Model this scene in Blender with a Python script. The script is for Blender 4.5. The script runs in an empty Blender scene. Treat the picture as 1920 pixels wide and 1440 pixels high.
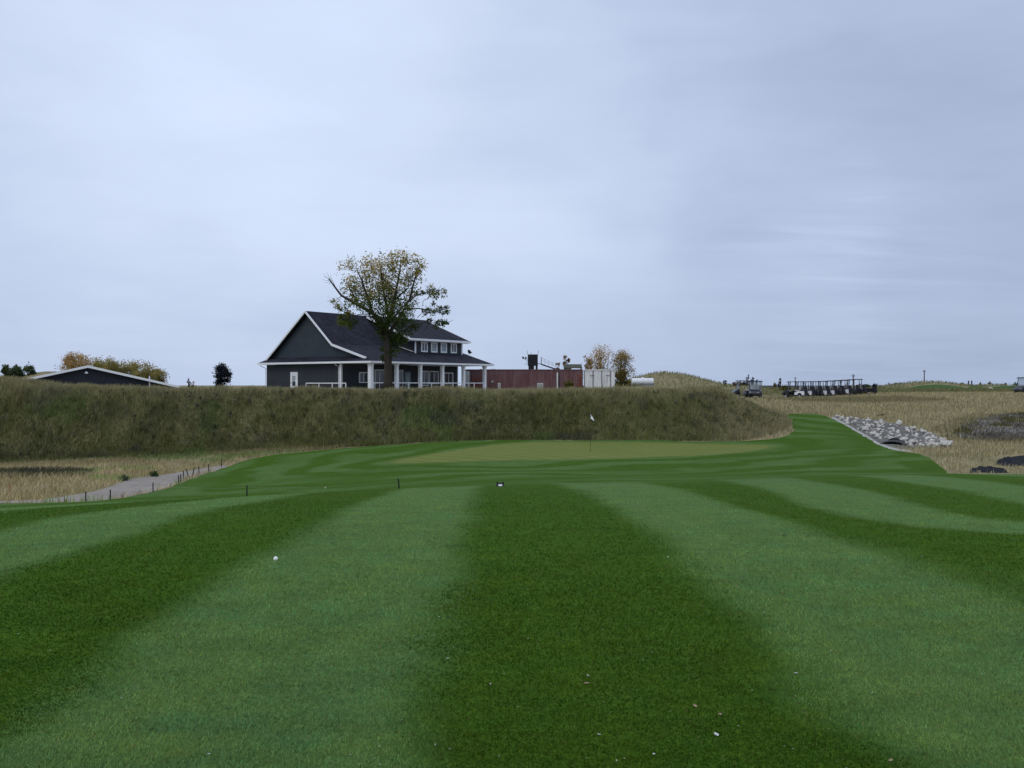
import bpy, bmesh, math, random
import numpy as np
from mathutils import Vector, Matrix

random.seed(7)
RNG = np.random.default_rng(11)
R = math.radians
F = 1884.0            # focal length in photo pixels (1920 wide)
EYE = 1.65
HY, CX = 722.0, 960.0
scene = bpy.context.scene
C = scene.collection

# ------------------------------------------------------------------ camera
cam_d = bpy.data.cameras.new("camera")
cam_d.sensor_width = 36.0
cam_d.lens = 36.0 * F / 1920.0
cam_d.clip_start = 0.1
cam_d.clip_end = 9000
cam = bpy.data.objects.new("camera", cam_d)
cam.location = (0, 0, EYE)
cam.rotation_euler = (R(90) + math.atan(2.0 / F), 0, 0)
C.objects.link(cam)
scene.camera = cam

# ------------------------------------------------------------------ sky and sun
SUN_EL, SUN_ROT = R(48), R(215)
scene.view_settings.view_transform = 'Standard'
scene.view_settings.look = 'None'
scene.view_settings.exposure = 0.0
scene.view_settings.gamma = 1.0
scene.render.filter_size = 1.9

world = bpy.data.worlds.new("World")
scene.world = world
world.use_nodes = True


class NT:
    """small helper round a node tree"""
    def __init__(s, tree):
        s.t = tree
        tree.nodes.clear()

    def n(s, typ, ins=None, **kw):
        nd = s.t.nodes.new(typ)
        for k, v in kw.items():
            setattr(nd, k, v)
        for k, v in (ins or {}).items():
            s.set(nd, k, v)
        return nd

    def set(s, nd, k, v):
        sock = nd.inputs[k]
        if isinstance(v, bpy.types.NodeSocket):
            s.t.links.new(v, sock)
        elif isinstance(v, bpy.types.Node):
            s.t.links.new(v.outputs[0], sock)
        else:
            if hasattr(sock.default_value, '__len__') and not isinstance(v, (int, float)) and len(v) == 3 and len(sock.default_value) == 4:
                v = (*v, 1.0)
            sock.default_value = v

    def math(s, op, a, b=0.0, c=None, clamp=False):
        nd = s.n('ShaderNodeMath', {0: a, 1: b}, operation=op, use_clamp=clamp)
        if c is not None:
            s.set(nd, 2, c)
        return nd.outputs[0]

    def mix(s, fac, a, b, blend='MIX'):
        nd = s.n('ShaderNodeMix', data_type='RGBA', blend_type=blend)
        s.set(nd, 0, fac)
        s.set(nd, 6, a)
        s.set(nd, 7, b)
        return nd.outputs[2]

    def noise(s, vec, scale, detail=4.0, rough=0.55, dist=0.0):
        nd = s.n('ShaderNodeTexNoise', {'Scale': scale, 'Detail': detail, 'Roughness': rough, 'Distortion': dist})
        if vec is not None:
            s.set(nd, 'Vector', vec)
        return nd.outputs[0]

    def rng(s, v, a, b, c=0.0, d=1.0, smooth=False):
        nd = s.n('ShaderNodeMapRange', {0: v, 1: a, 2: b, 3: c, 4: d})
        if smooth:
            nd.interpolation_type = 'SMOOTHSTEP'
        return nd.outputs[0]


def build_world():
    w = NT(world.node_tree)
    tc = w.n('ShaderNodeTexCoord').outputs['Generated']
    sep = w.n('ShaderNodeSeparateXYZ', {0: tc})
    x, y, z = sep.outputs
    zc = w.math('MAXIMUM', z, 0.0)
    den = w.math('ADD', zc, 0.10)
    px = w.math('DIVIDE', x, den)
    py = w.math('DIVIDE', y, den)
    plane = w.n('ShaderNodeCombineXYZ', {0: px, 1: py, 2: 0.0}).outputs[0]
    # layered stratus seen in perspective
    n1 = w.noise(plane, 0.55, 4.0, 0.5, 0.6)
    n2 = w.noise(plane, 2.0, 6.0, 0.55, 0.4)
    st = w.n('ShaderNodeMapping', {'Vector': plane, 'Rotation': (0, 0, R(24)), 'Scale': (0.5, 1.9, 1.0)})
    n3 = w.noise(st.outputs[0], 1.0, 5.0, 0.6, 0.5)
    wn = w.n('ShaderNodeTexNoise', {'Vector': tc, 'Scale': 4.0, 'Detail': 3.0})
    off = w.n('ShaderNodeVectorMath', {0: wn.outputs['Color'], 1: (0.5, 0.5, 0.5)}, operation='SUBTRACT').outputs[0]
    off = w.n('ShaderNodeVectorMath', {0: off, 'Scale': 0.30}, operation='SCALE').outputs[0]
    tw = w.n('ShaderNodeVectorMath', {0: tc, 1: off}, operation='ADD').outputs[0]
    tw = w.n('ShaderNodeVectorMath', {0: tw}, operation='NORMALIZE').outputs[0]
    def blob(dx, dy, dz, r0, r1):
        v = Vector((dx, dy, dz)).normalized()
        dot = w.n('ShaderNodeVectorMath', {0: tw, 1: v}, operation='DOT_PRODUCT').outputs['Value']
        ang = w.math('ARCCOSINE', w.math('MINIMUM', dot, 0.99999))
        return w.rng(ang, R(r1), R(r0), 0, 1, True)
    bright = blob(-0.24, 1, 0.34, 0, 27)
    dark = blob(0.44, 1, 0.26, 0, 26)
    dark2 = blob(0.42, 1, 0.02, 0, 17)
    lite = blob(0.33, 1, 0.13, 0, 11)
    def term(acc, x, k):
        return w.math('ADD', acc, w.math('MULTIPLY', x, k))
    low = w.rng(zc, 0.0, 0.15, 0.590, 0.668, True)
    nd = w.n('ShaderNodeMapping', {'Vector': tc, 'Rotation': (0, R(10), 0), 'Scale': (1.0, 1.0, 3.2)}).outputs[0]
    nd1 = w.noise(nd, 3.2, 5.0, 0.5, 0.35)
    nd2 = w.noise(nd, 9.0, 5.0, 0.55, 0.3)
    v = term(low, bright, 0.15)
    v = term(v, w.math('SUBTRACT', nd1, 0.5), 0.20)
    v = term(v, w.math('SUBTRACT', nd2, 0.5), 0.06)
    v = term(v, dark, -0.16)
    v = term(v, dark2, -0.055)
    v = term(v, w.math('SUBTRACT', n1, 0.5), 0.04)
    v = term(v, w.math('SUBTRACT', n2, 0.5), 0.04)
    v = term(v, w.math('MULTIPLY', lite, w.rng(n3, 0.34, 0.70, 0.35, 1.15, True)), 0.105)
    v = term(v, w.math('SUBTRACT', n3, 0.5), 0.025)
    up = w.rng(zc, 0.42, 0.95, 1.0, 1.30, True)
    col = w.mix(w.rng(v, 0.50, 0.76, 0, 1), (0.822, 1.0, 1.385), (0.868, 1.0, 1.275))
    tint = w.n('ShaderNodeVectorMath', {0: col, 'Scale': w.math('MULTIPLY', v, up)}, operation='SCALE').outputs[0]
    cloud = w.n('ShaderNodeBackground', {'Color': tint, 'Strength': 1.0})
    sky = w.n('ShaderNodeTexSky', sky_type='NISHITA', sun_disc=False, sun_elevation=SUN_EL, sun_rotation=SUN_ROT)
    bg = w.n('ShaderNodeBackground', {'Color': sky.outputs[0], 'Strength': 0.06})
    mx = w.n('ShaderNodeMixShader', {0: 0.93, 1: bg.outputs[0], 2: cloud.outputs[0]})
    out = w.n('ShaderNodeOutputWorld', {'Surface': mx.outputs[0]})


build_world()
sun_d = bpy.data.lights.new("sun", 'SUN')
sun_d.energy = 0.95
sun_d.angle = R(35)
sun_d.color = (1.0, 0.93, 0.82)
sun = bpy.data.objects.new("sun", sun_d)
sdir = Vector((math.sin(SUN_ROT) * math.cos(SUN_EL), math.cos(SUN_ROT) * math.cos(SUN_EL), math.sin(SUN_EL)))
sun.rotation_euler = sdir.to_track_quat('Z', 'Y').to_euler()
sun.location = (0, -20, 60)
C.objects.link(sun)

# ------------------------------------------------------------------ materials
def mat(name, col, rough=0.8, var=0.12, scale=3.0, bump=0.0, bscale=40.0, spec=0.3, metal=0.0, alt=None, stretch=None, obj_space=True):
    m = bpy.data.materials.new(name)
    m.use_nodes = True
    t = NT(m.node_tree)
    tc = t.n('ShaderNodeTexCoord').outputs['Object' if obj_space else 'Generated']
    if stretch:
        tc = t.n('ShaderNodeMapping', {'Vector': tc, 'Scale': stretch}).outputs[0]
    nz = t.noise(tc, scale, 5.0, 0.6)
    f = t.rng(nz, 0.3, 0.7)
    b = alt if alt else tuple(min(1, c * (1 + var)) for c in col)
    a = col if alt else tuple(c * (1 - var) for c in col)
    c = t.mix(f, a, b)
    p = t.n('ShaderNodeBsdfPrincipled', {'Base Color': c, 'Roughness': rough, 'Metallic': metal, 'Specular IOR Level': spec})
    if bump:
        bn = t.noise(tc, bscale, 3.0, 0.6)
        t.set(p, 'Normal', t.n('ShaderNodeBump', {'Strength': bump, 'Distance': 0.02, 'Height': bn}).outputs[0])
    t.n('ShaderNodeOutputMaterial', {'Surface': p.outputs[0]})
    return m


def attr_mat(name, trans=0.0, rough=0.95, spec=0.05, vary=0.15):
    """foliage / blade material: the colour of each leaf or blade is its own"""
    m = bpy.data.materials.new(name)
    m.use_nodes = True
    t = NT(m.node_tree)
    a = t.n('ShaderNodeAttribute', attribute_name='Col').outputs['Color']
    tc = t.n('ShaderNodeTexCoord').outputs['Object']
    nz = t.rng(t.noise(tc, 1.3, 3.0), 0.3, 0.7, 1 - vary, 1 + vary)
    c = t.n('ShaderNodeVectorMath', {0: a, 'Scale': nz}, operation='SCALE').outputs[0]
    p = t.n('ShaderNodeBsdfPrincipled', {'Base Color': c, 'Roughness': rough, 'Specular IOR Level': spec})
    sh = p.outputs[0]
    if trans:
        tr = t.n('ShaderNodeBsdfTranslucent', {'Color': c})
        sh = t.n('ShaderNodeMixShader', {0: trans, 1: sh, 2: tr.outputs[0]}).outputs[0]
    t.n('ShaderNodeOutputMaterial', {'Surface': sh})
    return m


M = {}
M['leaf'] = attr_mat('leaf', 0.42)
M['blade'] = attr_mat('blade', 0.15)
M['bark'] = mat('bark', (0.045, 0.038, 0.032), 0.95, 0.35, 6.0, 0.8, 18.0, 0.1, stretch=(1, 1, 0.25))
M['white'] = mat('white_paint', (0.74, 0.76, 0.78), 0.55, 0.06, 2.0)
M['white_dull'] = mat('white_dull', (0.62, 0.63, 0.63), 0.65, 0.12, 1.5)
M['glass_dark'] = mat('window_glass', (0.035, 0.04, 0.045), 0.08, 0.3, 0.8, spec=0.6)
M['curtain'] = mat('curtain', (0.30, 0.33, 0.36), 0.5, 0.15, 3.0)
M['teal_door'] = mat('teal_door', (0.16, 0.23, 0.25), 0.5, 0.08)
M['black'] = mat('black_plastic', (0.014, 0.014, 0.018), 0.55, 0.3, 4.0)
M['black_steel'] = mat('black_steel', (0.012, 0.012, 0.017), 0.7, 0.4, 3.0)
M['rubber'] = mat('rubber', (0.02, 0.02, 0.02), 0.85, 0.2)
M['chrome'] = mat('hub_metal', (0.45, 0.46, 0.47), 0.35, 0.1, metal=0.6)
M['cart_white'] = mat('cart_white', (0.72, 0.73, 0.76), 0.3, 0.04, spec=0.5)
M['cart_dark'] = mat('cart_dark', (0.022, 0.023, 0.030), 0.35, 0.2, spec=0.5)
M['canopy'] = mat('canopy', (0.022, 0.022, 0.027), 0.95, 0.1, spec=0.05)
M['canopy_pale'] = mat('canopy_pale', (0.55, 0.57, 0.6), 0.6, 0.1)
M['seat'] = mat('seat_vinyl', (0.05, 0.05, 0.055), 0.6, 0.2)
M['seat_pale'] = mat('seat_vinyl_pale', (0.42, 0.41, 0.40), 0.6, 0.15)
M['stake'] = mat('stake', (0.016, 0.022, 0.020), 0.7, 0.3)
M['stake_orange'] = mat('stake_orange', (0.36, 0.10, 0.05), 0.7, 0.2)
M['rope'] = mat('rope', (0.20, 0.24, 0.15), 0.9, 0.2, 20)
M['grey_steel'] = mat('grey_steel', (0.16, 0.17, 0.18), 0.6, 0.2)
M['tank_white'] = mat('tank_white', (0.70, 0.72, 0.75), 0.4, 0.06)
M['ball'] = mat('ball_white', (0.82, 0.82, 0.80), 0.35, 0.03)
M['flag'] = mat('flag_cloth', (0.80, 0.82, 0.84), 0.8, 0.04)
M['pole'] = mat('pole_paint', (0.07, 0.072, 0.03), 0.5, 0.2)
M['rock'] = mat('limestone', (0.50, 0.475, 0.43), 0.95, 0.40, 4.0, 0.6, 9.0, 0.1)
M['culvert'] = mat('culvert_pipe', (0.03, 0.03, 0.032), 0.8, 0.3)
M['debris'] = mat('debris', (0.12, 0.07, 0.06), 0.9, 0.5, 2.0)
M['dirt'] = mat('dirt', (0.13, 0.105, 0.08), 0.95, 0.3, 1.2, 0.5, 4.0)
M['wood_pole'] = mat('wood_pole', (0.10, 0.09, 0.08), 0.9, 0.2)
M['litter'] = attr_mat('litter', 0.1)
M['orange_coil'] = mat('orange_coil', (0.30, 0.09, 0.04), 0.7, 0.2)
M['concrete_grey'] = mat('concrete_grey', (0.30, 0.29, 0.28), 0.9, 0.15)


def siding_mat(name, col, pitch=0.15):
    m = bpy.data.materials.new(name)
    m.use_nodes = True
    t = NT(m.node_tree)
    tc = t.n('ShaderNodeTexCoord').outputs['Object']
    z = t.n('ShaderNodeSeparateXYZ', {0: tc}).outputs[2]
    saw = t.math('FRACT', t.math('DIVIDE', z, pitch))
    nz = t.noise(tc, 1.2, 4.0)
    c = t.mix(t.rng(nz, 0.3, 0.7), tuple(k * 0.9 for k in col), tuple(k * 1.1 for k in col))
    line = t.rng(saw, 0.0, 0.10, 0.7, 1.0)
    c = t.n('ShaderNodeVectorMath', {0: c, 'Scale': line}, operation='SCALE').outputs[0]
    p = t.n('ShaderNodeBsdfPrincipled', {'Base Color': c, 'Roughness': 0.65, 'Specular IOR Level': 0.25})
    t.set(p, 'Normal', t.n('ShaderNodeBump', {'Strength': 0.5, 'Distance': 0.012, 'Height': saw}).outputs[0])
    t.n('ShaderNodeOutputMaterial', {'Surface': p.outputs[0]})
    return m


def shingle_mat(name, col):
    m = bpy.data.materials.new(name)
    m.use_nodes = True
    t = NT(m.node_tree)
    tc = t.n('ShaderNodeTexCoord').outputs['Object']
    sx, sy, sz = t.n('ShaderNodeSeparateXYZ', {0: tc}).outputs
    # courses follow the height of the slope, tabs run along it
    row = t.math('FLOOR', t.math('DIVIDE', sz, 0.10))
    tab = t.math('FLOOR', t.math('ADD', t.math('DIVIDE', t.math('ADD', sx, t.math('MULTIPLY', sy, 0.31)), 0.33), t.math('MULTIPLY', row, 0.5)))
    wn = t.n('ShaderNodeTexWhiteNoise', noise_dimensions='2D')
    t.set(wn, 'Vector', t.n('ShaderNodeCombineXYZ', {0: tab, 1: row}).outputs[0])
    big = t.noise(tc, 0.7, 4.0)
    v = t.math('ADD', t.rng(wn.outputs[0], 0, 1, 0.6, 1.35), t.rng(big, 0.3, 0.7, -0.2, 0.2))
    c = t.n('ShaderNodeVectorMath', {0: col, 'Scale': v}, operation='SCALE').outputs[0]
    fr = t.math('FRACT', t.math('DIVIDE', sz, 0.10))
    p = t.n('ShaderNodeBsdfPrincipled', {'Base Color': c, 'Roughness': 0.9, 'Specular IOR Level': 0.15})
    t.set(p, 'Normal', t.n('ShaderNodeBump', {'Strength': 0.4, 'Distance': 0.01, 'Height': fr}).outputs[0])
    t.n('ShaderNodeOutputMaterial', {'Surface': p.outputs[0]})
    return m


M['siding'] = siding_mat('dark_siding', (0.033, 0.039, 0.046))
M['siding_gable'] = siding_mat('gable_siding', (0.032, 0.044, 0.055), 0.2)
M['shed_siding'] = siding_mat('shed_siding', (0.020, 0.023, 0.034), 0.3)
M['shingle'] = shingle_mat('shingle', (0.020, 0.021, 0.030))
M['shed_roof'] = mat('shed_roof', (0.14, 0.16, 0.16), 0.6, 0.12, 2.0)


def rust_mat():
    m = bpy.data.materials.new('rusty_tank')
    m.use_nodes = True
    t = NT(m.node_tree)
    tc = t.n('ShaderNodeTexCoord').outputs['Object']
    st = t.n('ShaderNodeMapping', {'Vector': tc, 'Scale': (2.6, 2.6, 0.22)}).outputs[0]
    n1 = t.noise(st, 1.3, 6.0, 0.65)
    n2 = t.noise(tc, 0.55, 4.0)
    c = t.mix(t.rng(n1, 0.36, 0.66), (0.112, 0.050, 0.054), (0.165, 0.096, 0.098))
    c = t.mix(t.rng(n2, 0.52, 0.75), c, (0.165, 0.122, 0.125))
    n4 = t.noise(tc, 5.0, 5.0)
    c = t.mix(t.rng(n4, 0.62, 0.75), c, (0.09, 0.04, 0.025))
    p = t.n('ShaderNodeBsdfPrincipled', {'Base Color': c, 'Roughness': 0.7, 'Specular IOR Level': 0.2})
    t.n('ShaderNodeOutputMaterial', {'Surface': p.outputs[0]})
    return m


M['rust'] = rust_mat()
M['rust_rail'] = mat('rust_rail', (0.125, 0.080, 0.085), 0.8, 0.3, 2.0)


def stained_white():
    m = bpy.data.materials.new('stained_white_steel')
    m.use_nodes = True
    t = NT(m.node_tree)
    tc = t.n('ShaderNodeTexCoord').outputs['Object']
    st = t.n('ShaderNodeMapping', {'Vector': tc, 'Scale': (3.0, 3.0, 0.3)}).outputs[0]
    n1 = t.noise(st, 1.2, 6.0, 0.65)
    c = t.mix(t.rng(n1, 0.42, 0.72), (0.74, 0.74, 0.73), (0.42, 0.40, 0.38))
    p = t.n('ShaderNodeBsdfPrincipled', {'Base Color': c, 'Roughness': 0.7, 'Specular IOR Level': 0.2})
    t.n('ShaderNodeOutputMaterial', {'Surface': p.outputs[0]})
    return m


M['stained_white'] = stained_white()


def clear_mat():
    m = bpy.data.materials.new('windscreen')
    m.use_nodes = True
    t = NT(m.node_tree)
    tr = t.n('ShaderNodeBsdfTransparent', {'Color': (0.90, 0.93, 0.94)})
    gl = t.n('ShaderNodeBsdfPrincipled', {'Base Color': (0.34, 0.37, 0.38), 'Roughness': 0.15, 'Specular IOR Level': 0.6})
    mx = t.n('ShaderNodeMixShader', {0: 0.26, 1: tr.outputs[0], 2: gl.outputs[0]})
    t.n('ShaderNodeOutputMaterial', {'Surface': mx.outputs[0]})
    return m


M['windscreen'] = clear_mat()


def turf_mat():
    m = bpy.data.materials.new('mown_turf')
    m.use_nodes = True
    t = NT(m.node_tree)
    tc = t.n('ShaderNodeTexCoord').outputs['Object']
    u = t.n('ShaderNodeAttribute', attribute_name='lane').outputs['Fac']
    ring = t.n('ShaderNodeAttribute', attribute_name='ring').outputs['Fac']
    w = t.n('ShaderNodeAttribute', attribute_name='surround').outputs['Fac']
    big = t.noise(tc, 0.35, 3.0)
    med = t.noise(tc, 2.2, 5.0, 0.6)
    strk = t.n('ShaderNodeMapping', {'Vector': tc, 'Scale': (0.8, 5.0, 1.0)}).outputs[0]
    strk = t.noise(strk, 1.6, 6.0, 0.65)
    fine = t.noise(tc, 38.0, 4.0, 0.75)
    vfine = t.noise(tc, 150.0, 2.0, 0.8)
    wob = t.math('ADD', t.math('MULTIPLY', t.math('SUBTRACT', med, 0.5), 0.05), t.math('MULTIPLY', t.math('SUBTRACT', big, 0.5), 0.25))
    uu = t.math('ADD', u, wob)
    s1 = t.math('SINE', t.math('MULTIPLY', uu, math.pi))
    s1 = t.rng(s1, -0.42, 0.42, 0, 1, True)
    s2 = t.math('SINE', t.math('MULTIPLY', t.math('ADD', ring, t.math('MULTIPLY', t.math('SUBTRACT', big, 0.5), 0.9)), math.pi))
    s2 = t.rng(s2, -0.7, 0.7, 0.0, 0.72, True)
    s2 = t.math('MULTIPLY', s2, t.rng(t.noise(tc, 0.16, 2.0), 0.38, 0.58, 0.30, 1.0))
    s = t.n('ShaderNodeMix', data_type='FLOAT')
    t.set(s, 0, w); t.set(s, 2, s1); t.set(s, 3, s2)
    s = s.outputs[0]
    dk = t.mix(t.rng(strk, 0.3, 0.7), (0.036, 0.080, 0.006), (0.053, 0.108, 0.010))
    lt = t.mix(t.rng(strk, 0.3, 0.7), (0.066, 0.127, 0.032), (0.088, 0.157, 0.045))
    c = t.mix(s, dk, lt)
    col_d = t.n('ShaderNodeAttribute', attribute_name='collar').outputs['Fac']
    col_d = t.math('ADD', col_d, t.math('MULTIPLY', t.math('SUBTRACT', t.noise(tc, 1.1, 4.0, 0.65), 0.5), 1.6))
    c = t.mix(t.rng(col_d, 1.1, 0.0, 0, 0.85, True), c, (0.105, 0.142, 0.034))
    # yellowing and bare flecks
    yel = t.rng(t.noise(tc, 0.9, 6.0, 0.7), 0.52, 0.78, 0, 0.35, True)
    hue = t.noise(tc, 3.2, 6.0, 0.7)
    c = t.mix(t.rng(hue, 0.50, 0.70, 0, 0.45, True), c, t.n('ShaderNodeVectorMath', {0: c, 1: (0.82, 1.04, 1.4)}, operation='MULTIPLY').outputs[0])
    c = t.mix(t.rng(hue, 0.48, 0.30, 0, 0.55, True), c, t.n('ShaderNodeVectorMath', {0: c, 1: (1.35, 1.08, 0.7)}, operation='MULTIPLY').outputs[0])
    c = t.mix(yel, c, (0.055, 0.075, 0.010))
    brown = t.rng(t.noise(tc, 5.0, 5.0, 0.7), 0.62, 0.78, 0, 0.5, True)
    c = t.mix(brown, c, (0.060, 0.050, 0.016))
    k = t.math('ADD', t.rng(fine, 0.28, 0.72, 0.55, 1.48), t.rng(vfine, 0.25, 0.75, -0.30, 0.30))
    k = t.math('MULTIPLY', k, t.rng(med, 0.3, 0.7, 0.88, 1.12))
    k = t.math('MULTIPLY', k, t.rng(t.noise(tc, 13.0, 4.0, 0.7), 0.3, 0.7, 0.82, 1.18))
    c = t.n('ShaderNodeVectorMath', {0: c, 'Scale': k}, operation='SCALE').outputs[0]
    p = t.n('ShaderNodeBsdfPrincipled', {'Base Color': c, 'Roughness': 0.95, 'Specular IOR Level': 0.02,
                                         'Sheen Weight': t.rng(s, 0, 1, 0.02, 0.05), 'Sheen Roughness': 0.40, 'Sheen Tint': (0.80, 1.0, 0.60)})
    h = t.math('ADD', fine, t.math('MULTIPLY', vfine, 0.5))
    t.set(p, 'Normal', t.n('ShaderNodeBump', {'Strength': 0.55, 'Distance': 0.02, 'Height': h}).outputs[0])
    t.n('ShaderNodeOutputMaterial', {'Surface': p.outputs[0]})
    return m


def ground_mat(name, cols, scale=0.5, bump=0.5, fine=14.0, rough=0.97, lines=0.0):
    m = bpy.data.materials.new(name)
    m.use_nodes = True
    t = NT(m.node_tree)
    tc = t.n('ShaderNodeTexCoord').outputs['Object']
    a = t.noise(tc, scale, 6.0, 0.65)
    b = t.noise(tc, scale * 7, 5.0, 0.65)
    f = t.noise(tc, fine, 4.0, 0.7)
    c = t.mix(t.rng(a, 0.35, 0.65), cols[0], cols[1])
    c = t.mix(t.rng(b, 0.5, 0.72), c, cols[2])
    c = t.n('ShaderNodeVectorMath', {0: c, 'Scale': t.rng(f, 0.25, 0.75, 0.72, 1.28)}, operation='SCALE').outputs[0]
    if lines:
        sx, sy, sz = t.n('ShaderNodeSeparateXYZ', {0: tc}).outputs
        q = t.math('ADD', t.math('MULTIPLY', sx, 0.80), t.math('MULTIPLY', sy, 0.60))
        q = t.math('ADD', q, t.math('MULTIPLY', a, 0.4))
        q = t.math('SINE', t.math('MULTIPLY', q, math.pi / 0.6))
        c = t.n('ShaderNodeVectorMath', {0: c, 'Scale': t.rng(q, -0.6, 0.6, 1 - lines, 1 + lines, True)}, operation='SCALE').outputs[0]
    p = t.n('ShaderNodeBsdfPrincipled', {'Base Color': c, 'Roughness': rough, 'Specular IOR Level': 0.08})
    t.set(p, 'Normal', t.n('ShaderNodeBump', {'Strength': bump, 'Distance': 0.05, 'Height': f}).outputs[0])
    t.n('ShaderNodeOutputMaterial', {'Surface': p.outputs[0]})
    return m


M['turf'] = turf_mat()
M['far_turf'] = ground_mat('far_turf', [(0.040, 0.085, 0.020), (0.055, 0.105, 0.03), (0.07, 0.10, 0.03)], 0.15, 0.2)
M['green'] = ground_mat('putting_turf', [(0.132, 0.158, 0.034), (0.150, 0.170, 0.042), (0.110, 0.152, 0.036)], 0.22, 0.15, 25.0, lines=0.07)
M['path'] = ground_mat('gravel', [(0.255, 0.225, 0.195), (0.315, 0.280, 0.240), (0.18, 0.155, 0.13)], 0.5, 0.6, 18.0)
M['chips'] = ground_mat('pale_chippings', [(0.33, 0.32, 0.29), (0.40, 0.385, 0.35), (0.24, 0.23, 0.20)], 1.0, 0.6, 14.0)
M['rockbed'] = ground_mat('dark_gravel', [(0.11, 0.104, 0.090), (0.20, 0.19, 0.17), (0.06, 0.056, 0.048)], 1.2, 0.8, 9.0)
M['bank_soil'] = ground_mat('bank_soil', [(0.105, 0.102, 0.044), (0.155, 0.142, 0.068), (0.078, 0.074, 0.036)], 0.6, 0.8, 8.0)
M['rough'] = ground_mat('rough_soil', [(0.200, 0.172, 0.085), (0.270, 0.228, 0.128), (0.140, 0.130, 0.060)], 0.4, 0.8, 8.0)
M['marsh'] = ground_mat('wet_sand', [(0.020, 0.022, 0.026), (0.032, 0.034, 0.040), (0.015, 0.016, 0.02)], 0.8, 0.4, 8.0)
M['plough'] = ground_mat('ploughed_soil', [(0.035, 0.035, 0.055), (0.05, 0.05, 0.07), (0.03, 0.03, 0.045)], 0.05, 0.4, 2.0)

# ------------------------------------------------------------------ object helpers
def tag(o, label=None, cat=None, group=None, kind=None):
    if label: o['label'] = label
    if cat: o['category'] = cat
    if group: o['group'] = group
    if kind: o['kind'] = kind
    return o


def empty(name, loc=(0, 0, 0), rz=0.0, label=None, cat=None, group=None):
    o = bpy.data.objects.new(name, None)
    o.empty_display_size = 0.3
    C.objects.link(o)
    o.location = loc
    o.rotation_euler = (0, 0, rz)
    return tag(o, label, cat, group)


KIDS = {}


class MB:
    def __init__(s):
        s.v, s.f, s.c = [], [], []

    def add(s, vs, fs, col=None):
        b = len(s.v)
        s.v += [tuple(p) for p in vs]
        s.f += [tuple(i + b for i in f) for f in fs]
        if col is not None:
            s.c += [col] * len(vs)

    def box(s, x0, x1, y0, y1, z0, z1, mtx=None):
        vs = [(x, y, z) for z in (z0, z1) for y in (y0, y1) for x in (x0, x1)]
        if mtx: vs = [mtx @ Vector(p) for p in vs]
        s.add(vs, [(0, 2, 3, 1), (4, 5, 7, 6), (0, 1, 5, 4), (2, 6, 7, 3), (0, 4, 6, 2), (1, 3, 7, 5)])
        return s

    def tube(s, pts, rad, n=8, cap=True):
        pts = [Vector(p) for p in pts]
        if not hasattr(rad, '__len__'): rad = [rad] * len(pts)
        b = len(s.v)
        for i, p in enumerate(pts):
            d = (pts[min(i + 1, len(pts) - 1)] - pts[max(i - 1, 0)]).normalized()
            a = Vector((0, 0, 1)) if abs(d.z) < 0.9 else Vector((1, 0, 0))
            u = d.cross(a).normalized(); w = d.cross(u)
            for k in range(n):
                t = 2 * math.pi * k / n
                s.v.append(tuple(p + (u * math.cos(t) + w * math.sin(t)) * rad[i]))
        for i in range(len(pts) - 1):
            for k in range(n):
                k2 = (k + 1) % n
                s.f.append((b + i * n + k, b + i * n + k2, b + (i + 1) * n + k2, b + (i + 1) * n + k))
        if cap:
            s.f.append(tuple(b + k for k in reversed(range(n))))
            s.f.append(tuple(b + (len(pts) - 1) * n + k for k in range(n)))
        return s

    def prism(s, poly, axis, a, b):
        """poly of 2-D points extruded along axis (0,1,2) from a to b"""
        n = len(poly)
        def P(p, h):
            if axis == 0: return (h, p[0], p[1])
            if axis == 1: return (p[0], h, p[1])
            return (p[0], p[1], h)
        s.add([P(p, a) for p in poly] + [P(p, b) for p in poly],
              [tuple(reversed(range(n))), tuple(range(n, 2 * n))] + [(i, (i + 1) % n, n + (i + 1) % n, n + i) for i in range(n)])
        return s

    def slab(s, pts, th):
        """flat polygon of 3-D points (top) with thickness th downwards"""
        n = len(pts)
        s.add(list(pts) + [(p[0], p[1], p[2] - th) for p in pts],
              [tuple(range(n)), tuple(reversed(range(n, 2 * n)))] + [(i, n + i, n + (i + 1) % n, (i + 1) % n) for i in range(n)])
        return s

    def build(s, name, m, parent=None, smooth=False, bevel=0.0):
        me = bpy.data.meshes.new(name)
        me.from_pydata(s.v, [], s.f)
        bm = bmesh.new(); bm.from_mesh(me)
        bmesh.ops.recalc_face_normals(bm, faces=bm.faces)
        bm.to_mesh(me); bm.free()
        if smooth:
            me.polygons.foreach_set('use_smooth', [True] * len(me.polygons))
        me.materials.append(m)
        o = bpy.data.objects.new(name, me)
        C.objects.link(o)
        if bevel:
            bv = o.modifiers.new('bevel', 'BEVEL'); bv.width = bevel; bv.segments = 2; bv.limit_method = 'ANGLE'
        if parent:
            o.parent = parent
            KIDS.setdefault(parent.name, []).append(o)
        return o


def copy_tree(o, parent=None):
    c = o.copy()
    C.objects.link(c)
    if parent:
        c.parent = parent
        KIDS.setdefault(parent.name, []).append(c)
    for ch in list(KIDS.get(o.name, [])):
        copy_tree(ch, c)
    return c


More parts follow.
